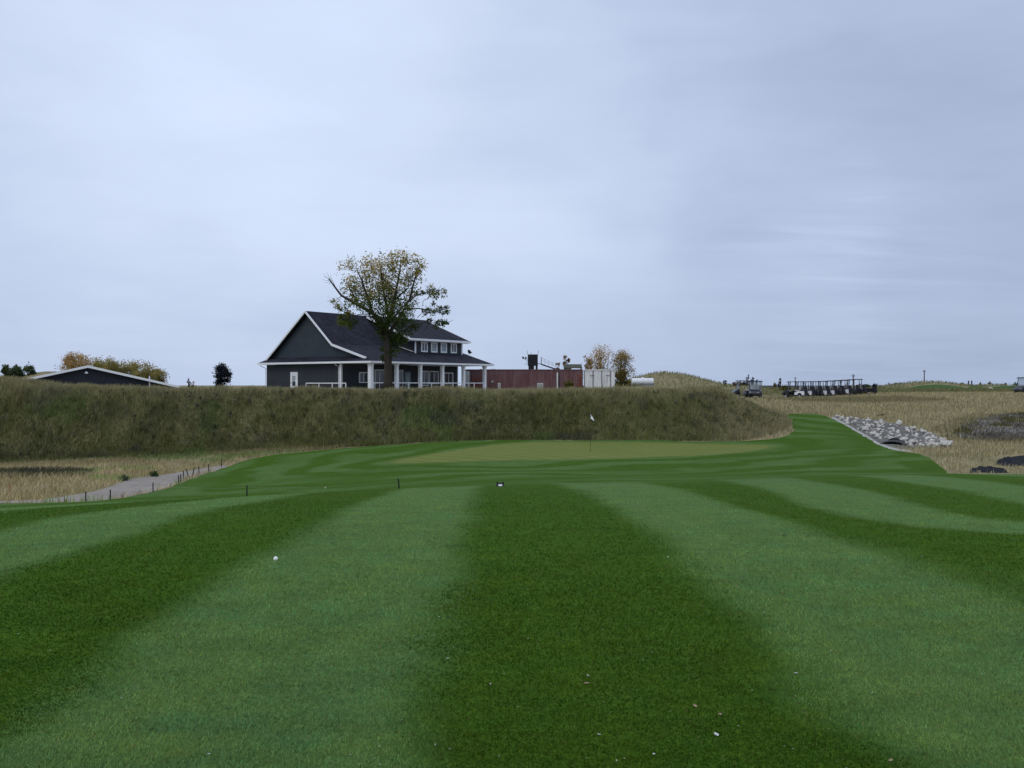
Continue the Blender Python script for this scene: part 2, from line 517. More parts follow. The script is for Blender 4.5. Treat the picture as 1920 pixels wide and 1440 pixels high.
def np_mesh(name, V, faces_flat, loop_tot, m, cols=None, smooth=False):
    me = bpy.data.meshes.new(name)
    V = np.asarray(V, np.float32)
    me.vertices.add(len(V)); me.vertices.foreach_set('co', V.ravel())
    me.loops.add(len(faces_flat)); me.loops.foreach_set('vertex_index', np.asarray(faces_flat, np.int32))
    lt = np.asarray(loop_tot, np.int32)
    st = np.concatenate([[0], np.cumsum(lt)[:-1]]).astype(np.int32)
    me.polygons.add(len(lt)); me.polygons.foreach_set('loop_start', st); me.polygons.foreach_set('loop_total', lt)
    if smooth: me.polygons.foreach_set('use_smooth', np.ones(len(lt), bool))
    if cols is not None:
        a = me.color_attributes.new('Col', 'FLOAT_COLOR', 'POINT')
        cc = np.ones((len(V), 4), np.float32); cc[:, :3] = cols
        a.data.foreach_set('color', cc.ravel())
    me.update(calc_edges=True)
    me.validate()
    if m: me.materials.append(m)
    o = bpy.data.objects.new(name, me)
    C.objects.link(o)
    return o

# ------------------------------------------------------------------ terrain
def P(px, d):
    return ((px - CX) / F * d, d)


def zat(py, d):
    return EYE - (py - HY) / F * d


_low = []
for px in (-2600, 0, 960, 1920, 4500):
    for d in (4.0, 8.0):
        _low.append((*P(px, d), 0.0))
_low += [(x, -10.0, 0.0) for x in (-30, 0, 30)] + [(x, -60.0, 0.0) for x in (-60, 0, 60)]
for px, py, d in [
    (960, 966, 12.5), (960, 940, 15.5), (960, 911, 25), (960, 903, 33), (960, 897, 38), (960, 879, 46), (960, 863, 50.2), (960, 847, 56), (1100, 829, 66),
    (700, 968, 12.5), (700, 942, 16), (700, 918, 26), (749, 920, 34), (1250, 962, 13), (1250, 906, 27), (1250, 897, 36), (1250, 880, 45), (1250, 860, 51.5), (1250, 830, 66),
    (1400, 855, 54), (1420, 830, 66), (1500, 893, 33), (1700, 958, 14), (1700, 892, 32), (1900, 950, 14.5), (1900, 889, 35), (1500, 868, 47),
    (300, 970, 12.5), (300, 945, 18), (463, 931, 37), (0, 990, 12.0), (0, 953, 22), (0, 946, 36), (161, 940, 41), (287, 922, 44.7), (340, 904, 49.5), (415, 876, 58.3),
    (600, 893, 45), (500, 900, 47), (200, 880, 57), (0, 896, 52), (0, 872, 64), (-300, 880, 62), (-300, 925, 45), (300, 858, 64), (480, 860, 60), (600, 844, 64), (750, 834, 66), (860, 829, 66),
    (1480, 824, 66), (1520, 783, 78), (1555, 786, 77), (1640, 830, 64), (1720, 848, 56), (1770, 882, 44), (1600, 858, 50), (1500, 800, 72), (1560, 820, 65),
    (1640, 795, 74), (1700, 806, 71), (1780, 838, 62), (1850, 852, 57), (1880, 868, 48), (1950, 850, 53), (2200, 850, 53), (1800, 800, 71), (1920, 777, 76), (1920, 800, 70), (2200, 777, 76),
    (1700, 770, 90), (1900, 751, 96), (1600, 762, 94), (1500, 757, 98), (1450, 753, 97), (1410, 748, 116), (1550, 745, 125), (1640, 740, 128), (1750, 742, 118), (1900, 740, 122), (2200, 738, 122),
    (1600, 731, 180), (1850, 732, 180), (1400, 732, 180), (2300, 730, 180), (960, 732, 180)]:
    _low.append((*P(px, d), zat(py, d)))
for px in (-800, 0, 960, 1920, 2800):
    for d in (280, 420):
        _low.append((*P(px, d), 0.55))
for x in (-70, -45):
    _low += [(x, 30, -2.2), (x, 60, -3.6)]
for x in (60, 90):
    _low += [(x, 60, -1.5), (x, 30, -1.2), (x, 110, 0.6)]
_low = np.array(_low)


def _tps(P0, Z, lam=0.02):
    n = len(P0)
    d = np.linalg.norm(P0[:, None] - P0[None], axis=2)
    K = np.where(d > 0, d * d * np.log(d + 1e-9), 0) + lam * np.eye(n)
    A = np.zeros((n + 3, n + 3))
    A[:n, :n] = K; A[:n, n] = 1; A[:n, n + 1:] = P0; A[n, :n] = 1; A[n + 1:, :n] = P0.T
    return np.linalg.solve(A, np.concatenate([Z, np.zeros(3)]))


TW = _tps(_low[:, :2], _low[:, 2])


def low_z(x, y):
    out = np.empty(x.shape)
    xf, yf, of = x.ravel(), y.ravel(), out.ravel()
    yc = np.clip(yf, -60, 420)
    xc = np.clip(xf, -260, 260)
    for i in range(0, len(xf), 40000):
        s = slice(i, i + 40000)
        d2 = (xc[s, None] - _low[None, :, 0]) ** 2 + (yc[s, None] - _low[None, :, 1]) ** 2
        of[s] = (0.5 * d2 * np.log(d2 + 1e-12)) @ TW[:-3] + TW[-3] + TW[-2] * xc[s] + TW[-1] * yc[s]
    fl = np.clip((yf - 200) / 150, 0, 1)
    of[:] = of * (1 - fl) + 0.55 * fl
    far = np.clip((np.abs(xf) - 80) / 100, 0, 1)
    of[:] = of * (1 - far) + 0.4 * far
    return of.reshape(x.shape)


def sdf(poly, x, y):
    """signed distance to a polygon, negative inside"""
    p = np.asarray(poly, float); q = np.roll(p, -1, axis=0)
    shp = x.shape; xf, yf = x.ravel(), y.ravel()
    best = np.full(xf.shape, 1e18); ins = np.zeros(xf.shape, bool)
    for (x0, y0), (x1, y1) in zip(p, q):
        dx, dy = x1 - x0, y1 - y0
        t = np.clip(((xf - x0) * dx + (yf - y0) * dy) / (dx * dx + dy * dy + 1e-12), 0, 1)
        best = np.minimum(best, (xf - x0 - t * dx) ** 2 + (yf - y0 - t * dy) ** 2)
        c = ((y0 > yf) != (y1 > yf))
        xi = x0 + (yf - y0) / (y1 - y0 + 1e-18) * dx
        ins ^= c & (xf < xi)
    d = np.sqrt(best)
    return np.where(ins, -d, d).reshape(shp)


def vnoise(x, y, s, seed=0):
    """cheap smooth value noise in -1..1"""
    xs, ys = x / s, y / s
    xi, yi = np.floor(xs).astype(np.int64), np.floor(ys).astype(np.int64)
    fx, fy = xs - xi, ys - yi
    fx, fy = fx * fx * (3 - 2 * fx), fy * fy * (3 - 2 * fy)
    def h(a, b):
        n = (a * 374761393 + b * 668265263 + seed * 974711) & 0x7fffffff
        n = ((n ^ (n >> 13)) * 1274126177) & 0x7fffffff
        return ((n ^ (n >> 16)) & 0xffff) / 32768.0 - 1
    return (h(xi, yi) * (1 - fx) + h(xi + 1, yi) * fx) * (1 - fy) + (h(xi, yi + 1) * (1 - fx) + h(xi + 1, yi + 1) * fx) * fy


def chaikin(pts, n=2):
    p = np.asarray(pts, float)
    for _ in range(n):
        q = np.roll(p, -1, axis=0)
        p = np.stack([0.75 * p + 0.25 * q, 0.25 * p + 0.75 * q], 1).reshape(-1, 2)
    return p


PLATEAU = chaikin([(-260, 70.0), (-60, 70.0), (-30, 70.6), (-10, 71.8), (5, 72.0), (11.0, 72.0), (14.0, 73.0), (15.0, 76.0), (15.6, 84), (17, 100), (19, 130), (20, 420), (-260, 420)], 2)
BUNKERS = [chaikin([P(1814, 42.4), P(1836, 40.4), P(1910, 39.6), P(1926, 40.6), P(1880, 43.6), P(1830, 45.4)], 2),
           chaikin([P(1862, 48.4), P(1890, 46.6), P(1990, 46.0), P(2010, 49.0), P(1940, 51.0), P(1880, 51.2)], 2)]
MOUNDS = [(*P(1740, 200), 9.0, 9.0, 1.55), (*P(1265, 205), 9.5, 10, 3.0), (*P(1215, 200), 6, 8, 1.2), (*P(1390, 165), 4.2, 4, 1.15), (*P(1870, 210), 10, 8, 0.95),
          (*P(90, 120), 4.5, 6, 2.4), (*P(1228, 113), 7.5, 6, 1.0)]


def height(x, y):
    x = np.asarray(x, float); y = np.asarray(y, float)
    lo = low_z(x, y)
    sd = sdf(PLATEAU, x, y) + 0.35 * vnoise(x, y, 3.1, 5)
    w = np.clip(1.0 - sd / (5.0 + 1.2 * np.clip((x - 11) / 4, 0, 1)), 0, 1)
    w = w * w * (3 - 2 * w)
    hi = 1.02 + 0.08 * np.clip((x - 4) / 5, 0, 1) * np.exp(-((y - 73) / 5) ** 2) - 0.13 * np.clip((y - 74) / 14, 0, 1) + 0.08 * vnoise(x, y, 4.0, 3) + 0.06 * vnoise(x, y, 1.3, 8)
    hi = hi + np.interp(x, [-70, -40, -36.7, -34.3, -31.7, -29.5, -25.2, -17.6, -8], [1.7, 1.15, 0.88, 0.55, 0.33, 0.18, 0.10, 0.05, 0.0]) * np.exp(-((y - 72) / 9) ** 2)
    hi = hi - 0.35 * np.clip((x - 6) / 10, 0, 1) * np.clip((y - 80) / 20, 0, 1)
    z = lo * (1 - w) + hi * w
    for bp in BUNKERS:
        s = sdf(bp, x, y)
        far = np.clip((y - bp[:, 1].mean() - 0.3) / 1.2, 0, 1)
        z = z - 0.40 * np.clip(-s / 0.45, 0, 1) ** 0.6 + np.exp(-(np.maximum(s, 0) / 0.8) ** 2) * (0.10 * far - 0.10 * (1 - far)) * (s > -0.5)
    for mx, my, rx, ry, h in MOUNDS:
        z = z + h * np.exp(-((x - mx) / rx) ** 2 - ((y - my) / ry) ** 2)
    return z


def h1(x, y):
    return float(height(np.array([x]), np.array([y]))[0])


def G(px, d, dz=0.0):
    x, y = P(px, d)
    return Vector((x, y, h1(x, y) + dz))


GREEN = chaikin([P(*p) for p in [(728, 52.4), (765, 50.7), (850, 50.2), (960, 50.4), (1080, 50.9), (1200, 52.4), (1300, 54.6), (1390, 58.0), (1446, 61.6), (1436, 64.0), (1380, 65.3), (1250, 65.8), (1100, 65.9), (1000, 65.5), (940, 63.5), (880, 60), (810, 56)]], 2)
GRAVEL = chaikin([P(*p) for p in [(-300, 38.6), (60, 40.3), (161, 41.2), (207, 41.8), (287, 44.9), (318, 47.3), (338, 50.0), (366, 53.6), (400, 56.6), (425, 57.8), (426, 59.0), (400, 58.7), (345, 57.0), (312, 54.8), (268, 53.2), (246, 52.2), (225, 49.9), (190, 46.6), (120, 43.7), (60, 41.8), (-300, 40.2)]], 2)
MOWN_PTS = [(-80, -9)] + [(-80, 34.0)] + [P(*p) for p in [(-300, 38.2), (60, 39.9), (161, 40.8), (207, 41.4), (287, 44.5), (320, 46.8), (345, 49.8), (385, 54.6), (420, 58.0), (480, 60.5), (600, 64), (700, 66.2), (820, 67.0), (1100, 67.2), (1400, 67.0), (1480, 67.4), (1490, 71), (1480, 75), (1466, 81), (1530, 81.5), (1560, 77.8), (1592, 72), (1636, 64.5), (1690, 57), (1735, 52.5), (1763, 47), (1772, 43), (1776, 40.2), (1800, 38.8), (1850, 38.2), (1920, 37.6), (2100, 36.5)]] + [(60, 34), (80, -9)]
MOWN = np.concatenate([[(-80, -9)], chaikin(MOWN_PTS[1:-1], 1)[1:-1], [(80, -9)]])
YARD = chaikin([P(1120, 92), P(1300, 95), P(1440, 112), P(1490, 116), P(1480, 124), P(1390, 122), P(1290, 112), P(1140, 108)], 2)
FAR_TURF = [chaikin([P(1660, 188), P(1740, 196), P(1830, 190), P(1800, 178), P(1740, 176), P(1690, 178)], 2),
            chaikin([P(1835, 205), P(2000, 212), P(2000, 176), P(1900, 172), P(1850, 176), P(1800, 182)], 2)]
ROCKBED = [P(1566, 79.4), P(1590, 78.3), P(1620, 77.3), P(1655, 75.8), P(1690, 73.5), P(1720, 71.3), P(1748, 68.8), P(1768, 65.8), P(1784, 63.5), P(1784, 61.6), P(1752, 61.2), P(1720, 61.2), P(1690, 61.0), P(1655, 62.6), P(1634, 65.0), P(1600, 70.0), P(1572, 76.0), P(1560, 78.4)]
STRIP = [P(1558, 79.2), P(1572, 77.2), P(1603, 71.2), P(1640, 65.2), P(1672, 61.4), P(1712, 58.2), P(1728, 56.2), P(1718, 55.6), P(1690, 57.6), P(1640, 63.4), P(1594, 71.2), P(1560, 77.6)]
FIELD = [P(900, 480), P(1640, 480), P(1640, 2600), P(900, 2600)]
MARSH = chaikin([P(-200, 53.2), P(60, 52.5), P(150, 53.5), P(170, 55.5), P(80, 57.2), P(-200, 57.0)], 2)
WASH = chaikin([P(1785, 67.0), P(1830, 72.5), P(1900, 76.2), P(2100, 77), P(2100, 66), P(1880, 64)], 2)

# terrain grid: rows of equal distance, columns fanning out
ys = [-9.0, -6.0, -3.0, -1.0]
y = 0.5
while y < 3400:
    ys.append(y)
    if y < 3: y += 0.4
    elif y < 30: y += 0.20
    elif y < 84: y += 0.22
    elif y < 135: y += 0.7
    elif y < 230: y += 2.5
    else: y *= 1.12
ys = np.array(ys)
tt = np.concatenate([np.linspace(-1.6, -0.62, 30)[:-1], np.linspace(-0.62, -0.46, 40)[:-1], np.linspace(-0.46, 0.46, 620)[:-1], np.linspace(0.46, 0.62, 40)[:-1], np.linspace(0.62, 1.6, 30)])
GX = tt[None, :] * (ys[:, None] + 15.0)
GY = np.repeat(ys[:, None], len(tt), 1)
GZ = height(GX, GY)
_wob = 0.12 * vnoise(GX, GY, 0.8, 9) + 0.08 * vnoise(GX, GY, 0.35, 2)
sd_mown = sdf(MOWN, GX, GY) + _wob * np.clip(GY / 40, 0, 1)
sd_path = sdf(GRAVEL, GX, GY) + _wob * 0.8
GZ = GZ + np.clip(np.minimum(sd_mown, sd_path) / 1.5, 0, 1) * np.clip(1.5 - np.abs(GY - 75) / 80, 0, 1) * (0.10 * vnoise(GX, GY, 1.7, 21) + 0.06 * vnoise(GX, GY, 0.7, 22))
zones = [
    ('putting_green', sdf(GREEN, GX, GY) + 0.3 * _wob, M['green']),
    ('fairway', sd_mown, M['turf']),
    ('gravel_path', sd_path, M['path']),
    ('sand_bunker', sdf(BUNKERS[0], GX, GY), M['marsh']),
    ('sand_bunker', sdf(BUNKERS[1], GX, GY), M['marsh']),
    ('stone_chippings', sdf(STRIP, GX, GY), M['chips']),
    ('rock_bed', sdf(ROCKBED, GX, GY), M['rockbed']),
    ('gravel_yard', sdf(YARD, GX, GY), M['path']),
    ('practice_green', np.minimum(sdf(FAR_TURF[0], GX, GY), sdf(FAR_TURF[1], GX, GY)), M['far_turf']),
    ('ploughed_field', sdf(FIELD, GX, GY), M['plough']),
    ('grass_bank', np.maximum(np.maximum(sdf(PLATEAU, GX, GY) - 5.0, -4.0 - sdf(PLATEAU, GX, GY)), GY - 84) + 2.5 * _wob, M['bank_soil']),
    ('ground', np.full(GX.shape, -1.0), M['rough']),
]


def build_terrain():
    ny, nx = GX.shape
    idx = np.arange(ny * nx).reshape(ny, nx)
    corners = np.stack([idx[:-1, :-1], idx[:-1, 1:], idx[1:, 1:], idx[1:, :-1]], -1).reshape(-1, 4)
    XYZ = np.stack([GX.ravel(), GY.ravel(), GZ.ravel()], 1)
    S = [z[1].ravel() for z in zones]
    left = np.ones(len(corners), bool)
    full = {}
    part = {i: [] for i in range(len(zones))}
    cut = np.zeros(len(corners), bool)
    for i, s in enumerate(S):
        c = s[corners]
        neg = (c < 0).all(1); pos = (c >= 0).all(1)
        full[i] = left & neg
        mixed = left & ~neg & ~pos
        cut |= mixed
        left = left & pos
    ns = len(zones)
    Sarr = np.stack(S, 1)
    for ci in np.nonzero(cut)[0]:
        poly = [np.concatenate([XYZ[k], Sarr[k]]) for k in corners[ci]]
        for i in range(ns):
            if len(poly) < 3: break
            ins, outs = [], []
            m = len(poly)
            for a in range(m):
                p, q = poly[a], poly[(a + 1) % m]
                sp, sq = p[3 + i], q[3 + i]
                (ins if sp < 0 else outs).append(p)
                if (sp < 0) != (sq < 0):
                    t = sp / (sp - sq)
                    r = p + (q - p) * t
                    r[3 + i] = 0.0
                    ins.append(r); outs.append(r)
            if len(ins) >= 3: part[i].append([v[:3] for v in ins])
            poly = outs
    objs = []
    for i, (name, _, m) in enumerate(zones):
        fc = corners[full[i]]
        used = np.unique(fc)
        remap = np.full(ny * nx, -1, np.int64); remap[used] = np.arange(len(used))
        V = [XYZ[used]]
        flat = list(remap[fc].ravel()); tot = [4] * len(fc)
        key = {}
        extra = []
        if part[i]:
            border = {}
            for k, v in enumerate(XYZ[used]): border[(round(v[0], 4), round(v[1], 4))] = k
            key = border
            n0 = len(used)
            for poly in part[i]:
                ids = []
                for v in poly:
                    kk = (round(v[0], 4), round(v[1], 4))
                    j = key.get(kk)
                    if j is None:
                        j = n0 + len(extra); key[kk] = j; extra.append(v)
                    if not ids or ids[-1] != j: ids.append(j)
                if len(ids) > 2 and ids[0] == ids[-1]: ids.pop()
                if len(set(ids)) >= 3:
                    flat += ids; tot.append(len(ids))
        if extra: V.append(np.array(extra))
        V = np.concatenate(V)
        o = np_mesh(name, V, flat, tot, m, smooth=True)
        o['kind'] = 'structure'
        objs.append((o, V))
    return objs


terrain = build_terrain()

# lanes of the mower, as numbers on the turf: whole numbers are the edges
def lane_attr(x, y):
    D = np.array([0, 4.3, 7.5, 9.5, 10.5, 10.9, 11.2, 11.9, 12.4, 13, 14.5, 17, 20, 24, 27, 29, 33, 40])
    def E(pairs):
        a = np.array(pairs, float)
        return np.interp(y, a[:, 0], a[:, 1])
    edges = [
        E([(0, -12.6), (15, -12.4), (40, -13.4)]),
        E([(0, -10.5), (15, -10.3), (40, -11.2)]),
        E([(0, -8.4), (15, -8.2), (40, -9.0)]),
        E([(0, -6.4), (11, -5.9), (16, -6.1), (40, -7.0)]),
        E([(0, -4.5), (9, -4.35), (11, -4.05), (16, -4.25), (24, -4.8), (40, -5.0)]),
        E([(0, -2.5), (9, -2.4), (12, -2.2), (25, -2.75), (40, -3.0)]),
        E([(0, -0.42), (9, -0.5), (26, -0.82), (40, -0.9)]),
        E([(0, 1.72), (7, 1.76), (9.5, 1.66), (12, 1.45), (26, 1.25), (40, 1.2)]),
        E([(0, 4.2), (6.0, 4.2), (7.6, 3.9), (10.5, 3.55), (14, 3.2), (20, 3.3), (27, 3.65), (40, 4.0)]),
        E([(0, 14), (10.6, 9.0), (10.9, 6.9), (11.2, 5.8), (11.9, 4.8), (13, 4.35), (14.5, 4.2), (20, 5.0), (27, 5.9), (40, 7.0)]),
        E([(0, 17), (11.2, 11), (11.6, 8.0), (12.2, 6.5), (13, 6.0), (14, 5.95), (20, 6.9), (29, 8.3), (40, 9.6)]),
        E([(0, 20), (12.0, 13), (12.6, 9.5), (13.2, 7.6), (14, 7.4), (20, 8.6), (29, 10.5), (40, 12)]),
        E([(0, 23), (13, 14), (14, 9.6), (20, 10.6), (29, 12.7), (40, 14)]),
        E([(0, 26), (13, 17), (14, 12), (20, 12.8), (29, 15), (40, 16.5)]),
        E([(0, 29), (13, 20), (14, 14.5), (20, 15), (29, 17.3), (40, 19)]),
        E([(0, 32), (13, 23), (14, 17), (20, 17.3), (29, 19.6), (40, 21)]),
    ]
    e = np.stack(edges, 1)
    u = np.zeros(len(x))
    for k in range(len(edges) - 1):
        a, b = e[:, k], e[:, k + 1]
        u = np.where((x >= a) & (x < b), k + (x - a) / (b - a), u)
    u = np.where(x < e[:, 0], (x - e[:, 0]) / 2.1, u)
    u = np.where(x >= e[:, -1], len(edges) - 1 + (x - e[:, -1]) / 2.2, u)
    return u + 1.0          # lane between edges 5 and 6 is a light one


for o, V in terrain:
    if o.name.startswith('fairway'):
        x, yv = V[:, 0], V[:, 1]
        me = o.data
        lane = lane_attr(x, yv)
        sg = sdf(GREEN, x, yv)
        end = np.interp((x / np.maximum(yv, 1)) * F + CX, [-400, 0, 300, 560, 700, 950, 1250, 1500, 1800, 2300], [41, 41, 36, 27, 26, 27.5, 28.5, 31.5, 37, 38])
        sur = np.clip((yv - end + 1.3 * vnoise(x, yv, 2.6, 44)) / 3.2 + 0.5, 0, 1)
        ringc = sg / 1.75 + 0.9 * vnoise(x, yv, 6.0, 4) + 0.45 * vnoise(x, yv, 2.4, 6)
        for nm, arr in (('lane', lane), ('ring', ringc), ('surround', sur), ('collar', sg)):
            a = me.attributes.new(nm, 'FLOAT', 'POINT')
            a.data.foreach_set('value', np.asarray(arr, np.float32))

# ------------------------------------------------------------------ rough grass, built blade by blade
def patch_col(x, y, pal, s1=2.2, s2=0.6, seed=0, jit=0.25):
    pal = np.asarray(pal, float)
    n = 0.5 + 0.5 * (0.6 * vnoise(x, y, s1, seed) + 0.4 * vnoise(x, y, s2, seed + 1)) + RNG.normal(0, 0.14, len(x))
    n = np.clip(n, 0, 0.999) * (len(pal) - 1)
    i = n.astype(int); f = (n - i)[:, None]
    c = pal[i] * (1 - f) + pal[np.minimum(i + 1, len(pal) - 1)] * f
    return c * (1 + RNG.normal(0, jit, (len(x), 1))).clip(0.45, 1.8)


def blades(name, x, y, h, wd, cols, label=None, lean=0.35, seeds=0.0):
    n = len(x)
    z = height(x, y) - 0.03
    a = RNG.uniform(0, 2 * np.pi, n)
    la = RNG.uniform(0, 2 * np.pi, n)
    ll = np.abs(RNG.normal(0, lean, n)) * h
    dx, dy = np.cos(a) * wd / 2, np.sin(a) * wd / 2
    lx, ly = np.cos(la) * ll + 0.10 * h, np.sin(la) * ll
    V = np.empty((n, 5, 3))
    V[:, 0] = np.stack([x - dx, y - dy, z], 1)
    V[:, 1] = np.stack([x + dx, y + dy, z], 1)
    k = 0.62
    V[:, 2] = np.stack([x + dx * 0.8 + lx * 0.38, y + dy * 0.8 + ly * 0.38, z + h * k], 1)
    V[:, 3] = np.stack([x - dx * 0.8 + lx * 0.38, y - dy * 0.8 + ly * 0.38, z + h * k], 1)
    V[:, 4] = np.stack([x + lx, y + ly, z + h], 1)
    b = (np.arange(n) * 5)[:, None]
    fl = np.concatenate([b + np.array([[0, 1, 2, 3]]), b + np.array([[3, 2, 4]])], 1).ravel()
    lt = np.tile([4, 3], n)
    cc = np.repeat(cols, 5, axis=0)
    o = np_mesh(name, V.reshape(-1, 3), fl, lt, M['blade'], cc)
    o['kind'] = 'stuff'
    if label: o['label'] = label
    return o


def sample(n, d0, d1, p0, p1):
    d = np.sqrt(RNG.uniform(d0 * d0, d1 * d1, n))
    px = RNG.uniform(p0, p1, n)
    return (px - CX) / F * d, d


def free(x, y, pad=0.0):
    ok = (sdf(MOWN, x, y) > 0.02 + pad) & (sdf(GRAVEL, x, y) > 0.05 + pad)
    for b in BUNKERS: ok &= sdf(b, x, y) > np.where(y < b[:, 1].mean() + 0.6, 1.7, 0.12)
    ok &= (sdf(YARD, x, y) > 0) & (sdf(STRIP, x, y) > 0.1) & (sdf(ROCKBED, x, y) > 0.15)
    return ok


OLIVE = [(0.062, 0.068, 0.022), (0.090, 0.090, 0.032), (0.112, 0.104, 0.044), (0.080, 0.084, 0.040), (0.122, 0.112, 0.054), (0.086, 0.080, 0.050)]
TAN = [(0.30, 0.255, 0.115), (0.45, 0.365, 0.195), (0.37, 0.305, 0.150), (0.55, 0.455, 0.265), (0.42, 0.31, 0.175)]
TANG = [(0.215, 0.215, 0.095), (0.335, 0.295, 0.158), (0.41, 0.35, 0.21), (0.295, 0.262, 0.135), (0.395, 0.305, 0.19)]


def grass_berm():
    # the bank itself: tall dark weeds below, paler seed heads towards the crest
    x, y = sample(300000, 61.5, 80, -170, 1530)
    sp = sdf(PLATEAU, x, y)
    ok = free(x, y) & (sp < 6.0) & (sp > -5.5) & ~((sp < -2.2) & (RNG.random(len(x)) < 0.6))
    x, y, sp = x[ok], y[ok], sp[ok]
    top = np.clip((1.9 - sp) / 1.6, 0, 1)
    c = patch_col(x, y, OLIVE, 1.9, 0.5, 3, 0.16) * np.array([1.30, 1.38, 1.18])
    c *= (1 + 0.26 * vnoise(x, y, 3.6, 91) + 0.22 * vnoise(x, y, 1.2, 92))[:, None]
    ct = patch_col(x, y, TANG, 2.5, 0.6, 8, 0.25)
    gr = vnoise(x, y, 2.3, 31) > 0.45
    c[gr] *= np.array([0.80, 1.06, 0.84])
    gy = vnoise(x, y, 1.3, 41) > 0.55
    c[gy] = c[gy] * 0.5 + np.array([0.055, 0.055, 0.055]) * 0.5
    mix = (top * 0.60)[:, None]
    right = (np.clip((x - 12) / 4, 0, 1) * 0.6)[:, None]
    mix = np.clip(np.maximum(mix, right), 0, 1)
    c = (c * (1 - mix) + ct * mix) * 1.06
    h = RNG.uniform(0.22, 0.52, len(x)) * (1 + 0.35 * vnoise(x, y, 1.1, 77))
    blades('tall_grass', x, y, h, RNG.uniform(0.016, 0.036, len(x)), c, 'tall dark olive grass and weeds covering the bank', 0.3)


def weeds_berm():
    n = 2600
    x, y = sample(n, 63, 76, -170, 1500)
    sp = sdf(PLATEAU, x, y)
    ok = free(x, y, 0.3) & (sp < 5.2) & (sp > 0.6)
    x, y = x[ok], y[ok]
    z = height(x, y)
    k = 26
    N = len(x) * k
    r = RNG.uniform(0.12, 0.34, len(x))
    ids = np.repeat(np.arange(len(x)), k)
    u = RNG.normal(size=(N, 3)); u /= np.linalg.norm(u, axis=1)[:, None]
    c = np.stack([x, y, z + 0.24], 1)[ids] + u * (r[ids] * RNG.uniform(0.4, 1.0, N))[:, None] * np.array([1, 1, 1.1])
    c[:, 2] = np.maximum(c[:, 2], z[ids] + 0.02)
    a = RNG.normal(size=(N, 3)); a /= np.linalg.norm(a, axis=1)[:, None]
    b = RNG.normal(size=(N, 3)); b -= (a * b).sum(1)[:, None] * a; b /= np.linalg.norm(b, axis=1)[:, None]
    s = RNG.uniform(0.03, 0.075, N)[:, None]
    V = np.stack([c - a * s, c + b * s * 0.5, c + a * s, c - b * s * 0.5], 1).reshape(-1, 3)
    pal = np.array([(0.060, 0.085, 0.028), (0.095, 0.108, 0.038), (0.15, 0.135, 0.065), (0.085, 0.085, 0.066), (0.13, 0.095, 0.066), (0.048, 0.076, 0.032), (0.18, 0.17, 0.115)])
    col = pal[RNG.integers(0, len(pal), len(x))][ids] * RNG.uniform(0.7, 1.3, N)[:, None]
    o = np_mesh('bank_weeds', V, np.arange(N * 4), np.full(N, 4), M['leaf'], np.repeat(col, 4, axis=0))
    o['kind'] = 'stuff'; o['label'] = 'low leafy weeds among the grass of the bank'


def grass_left():
    x, y = sample(70000, 38.5, 66.5, -170, 780)
    ok = free(x, y) & (sdf(PLATEAU, x, y) > 4.2) & (sdf(MARSH, x, y) > -0.2 + 0.5 * vnoise(x, y, 1.5, 6))
    x, y = x[ok], y[ok]
    c = patch_col(x, y, TAN, 2.2, 0.6, 13)
    g = vnoise(x, y, 2.6, 14) > 0.5
    c[g] *= np.array([0.6, 0.95, 0.6])
    t = np.clip((y - 58) / 6, 0, 1)[:, None] * 0.6
    c = c * (1 - t) + patch_col(x, y, OLIVE, 2, 0.5, 17) * t
    h = RNG.uniform(0.12, 0.36, len(x))
    blades('dry_grass', x, y, h, RNG.uniform(0.015, 0.035, len(x)), c, 'short tan grass around the gravel path', 0.45)
    x, y = sample(9000, 52.0, 58.0, -170, 175)
    ok = sdf(MARSH, x, y) < 0.6
    x, y = x[ok], y[ok]
    c = patch_col(x, y, [(0.045, 0.046, 0.036), (0.10, 0.09, 0.06), (0.065, 0.078, 0.034), (0.16, 0.14, 0.08)], 1.2, 0.4, 51)
    blades('marsh_weeds', x, y, RNG.uniform(0.10, 0.30, len(x)), RNG.uniform(0.02, 0.05, len(x)), c, 'dark low weeds in the wet hollow beside the path', 0.5)


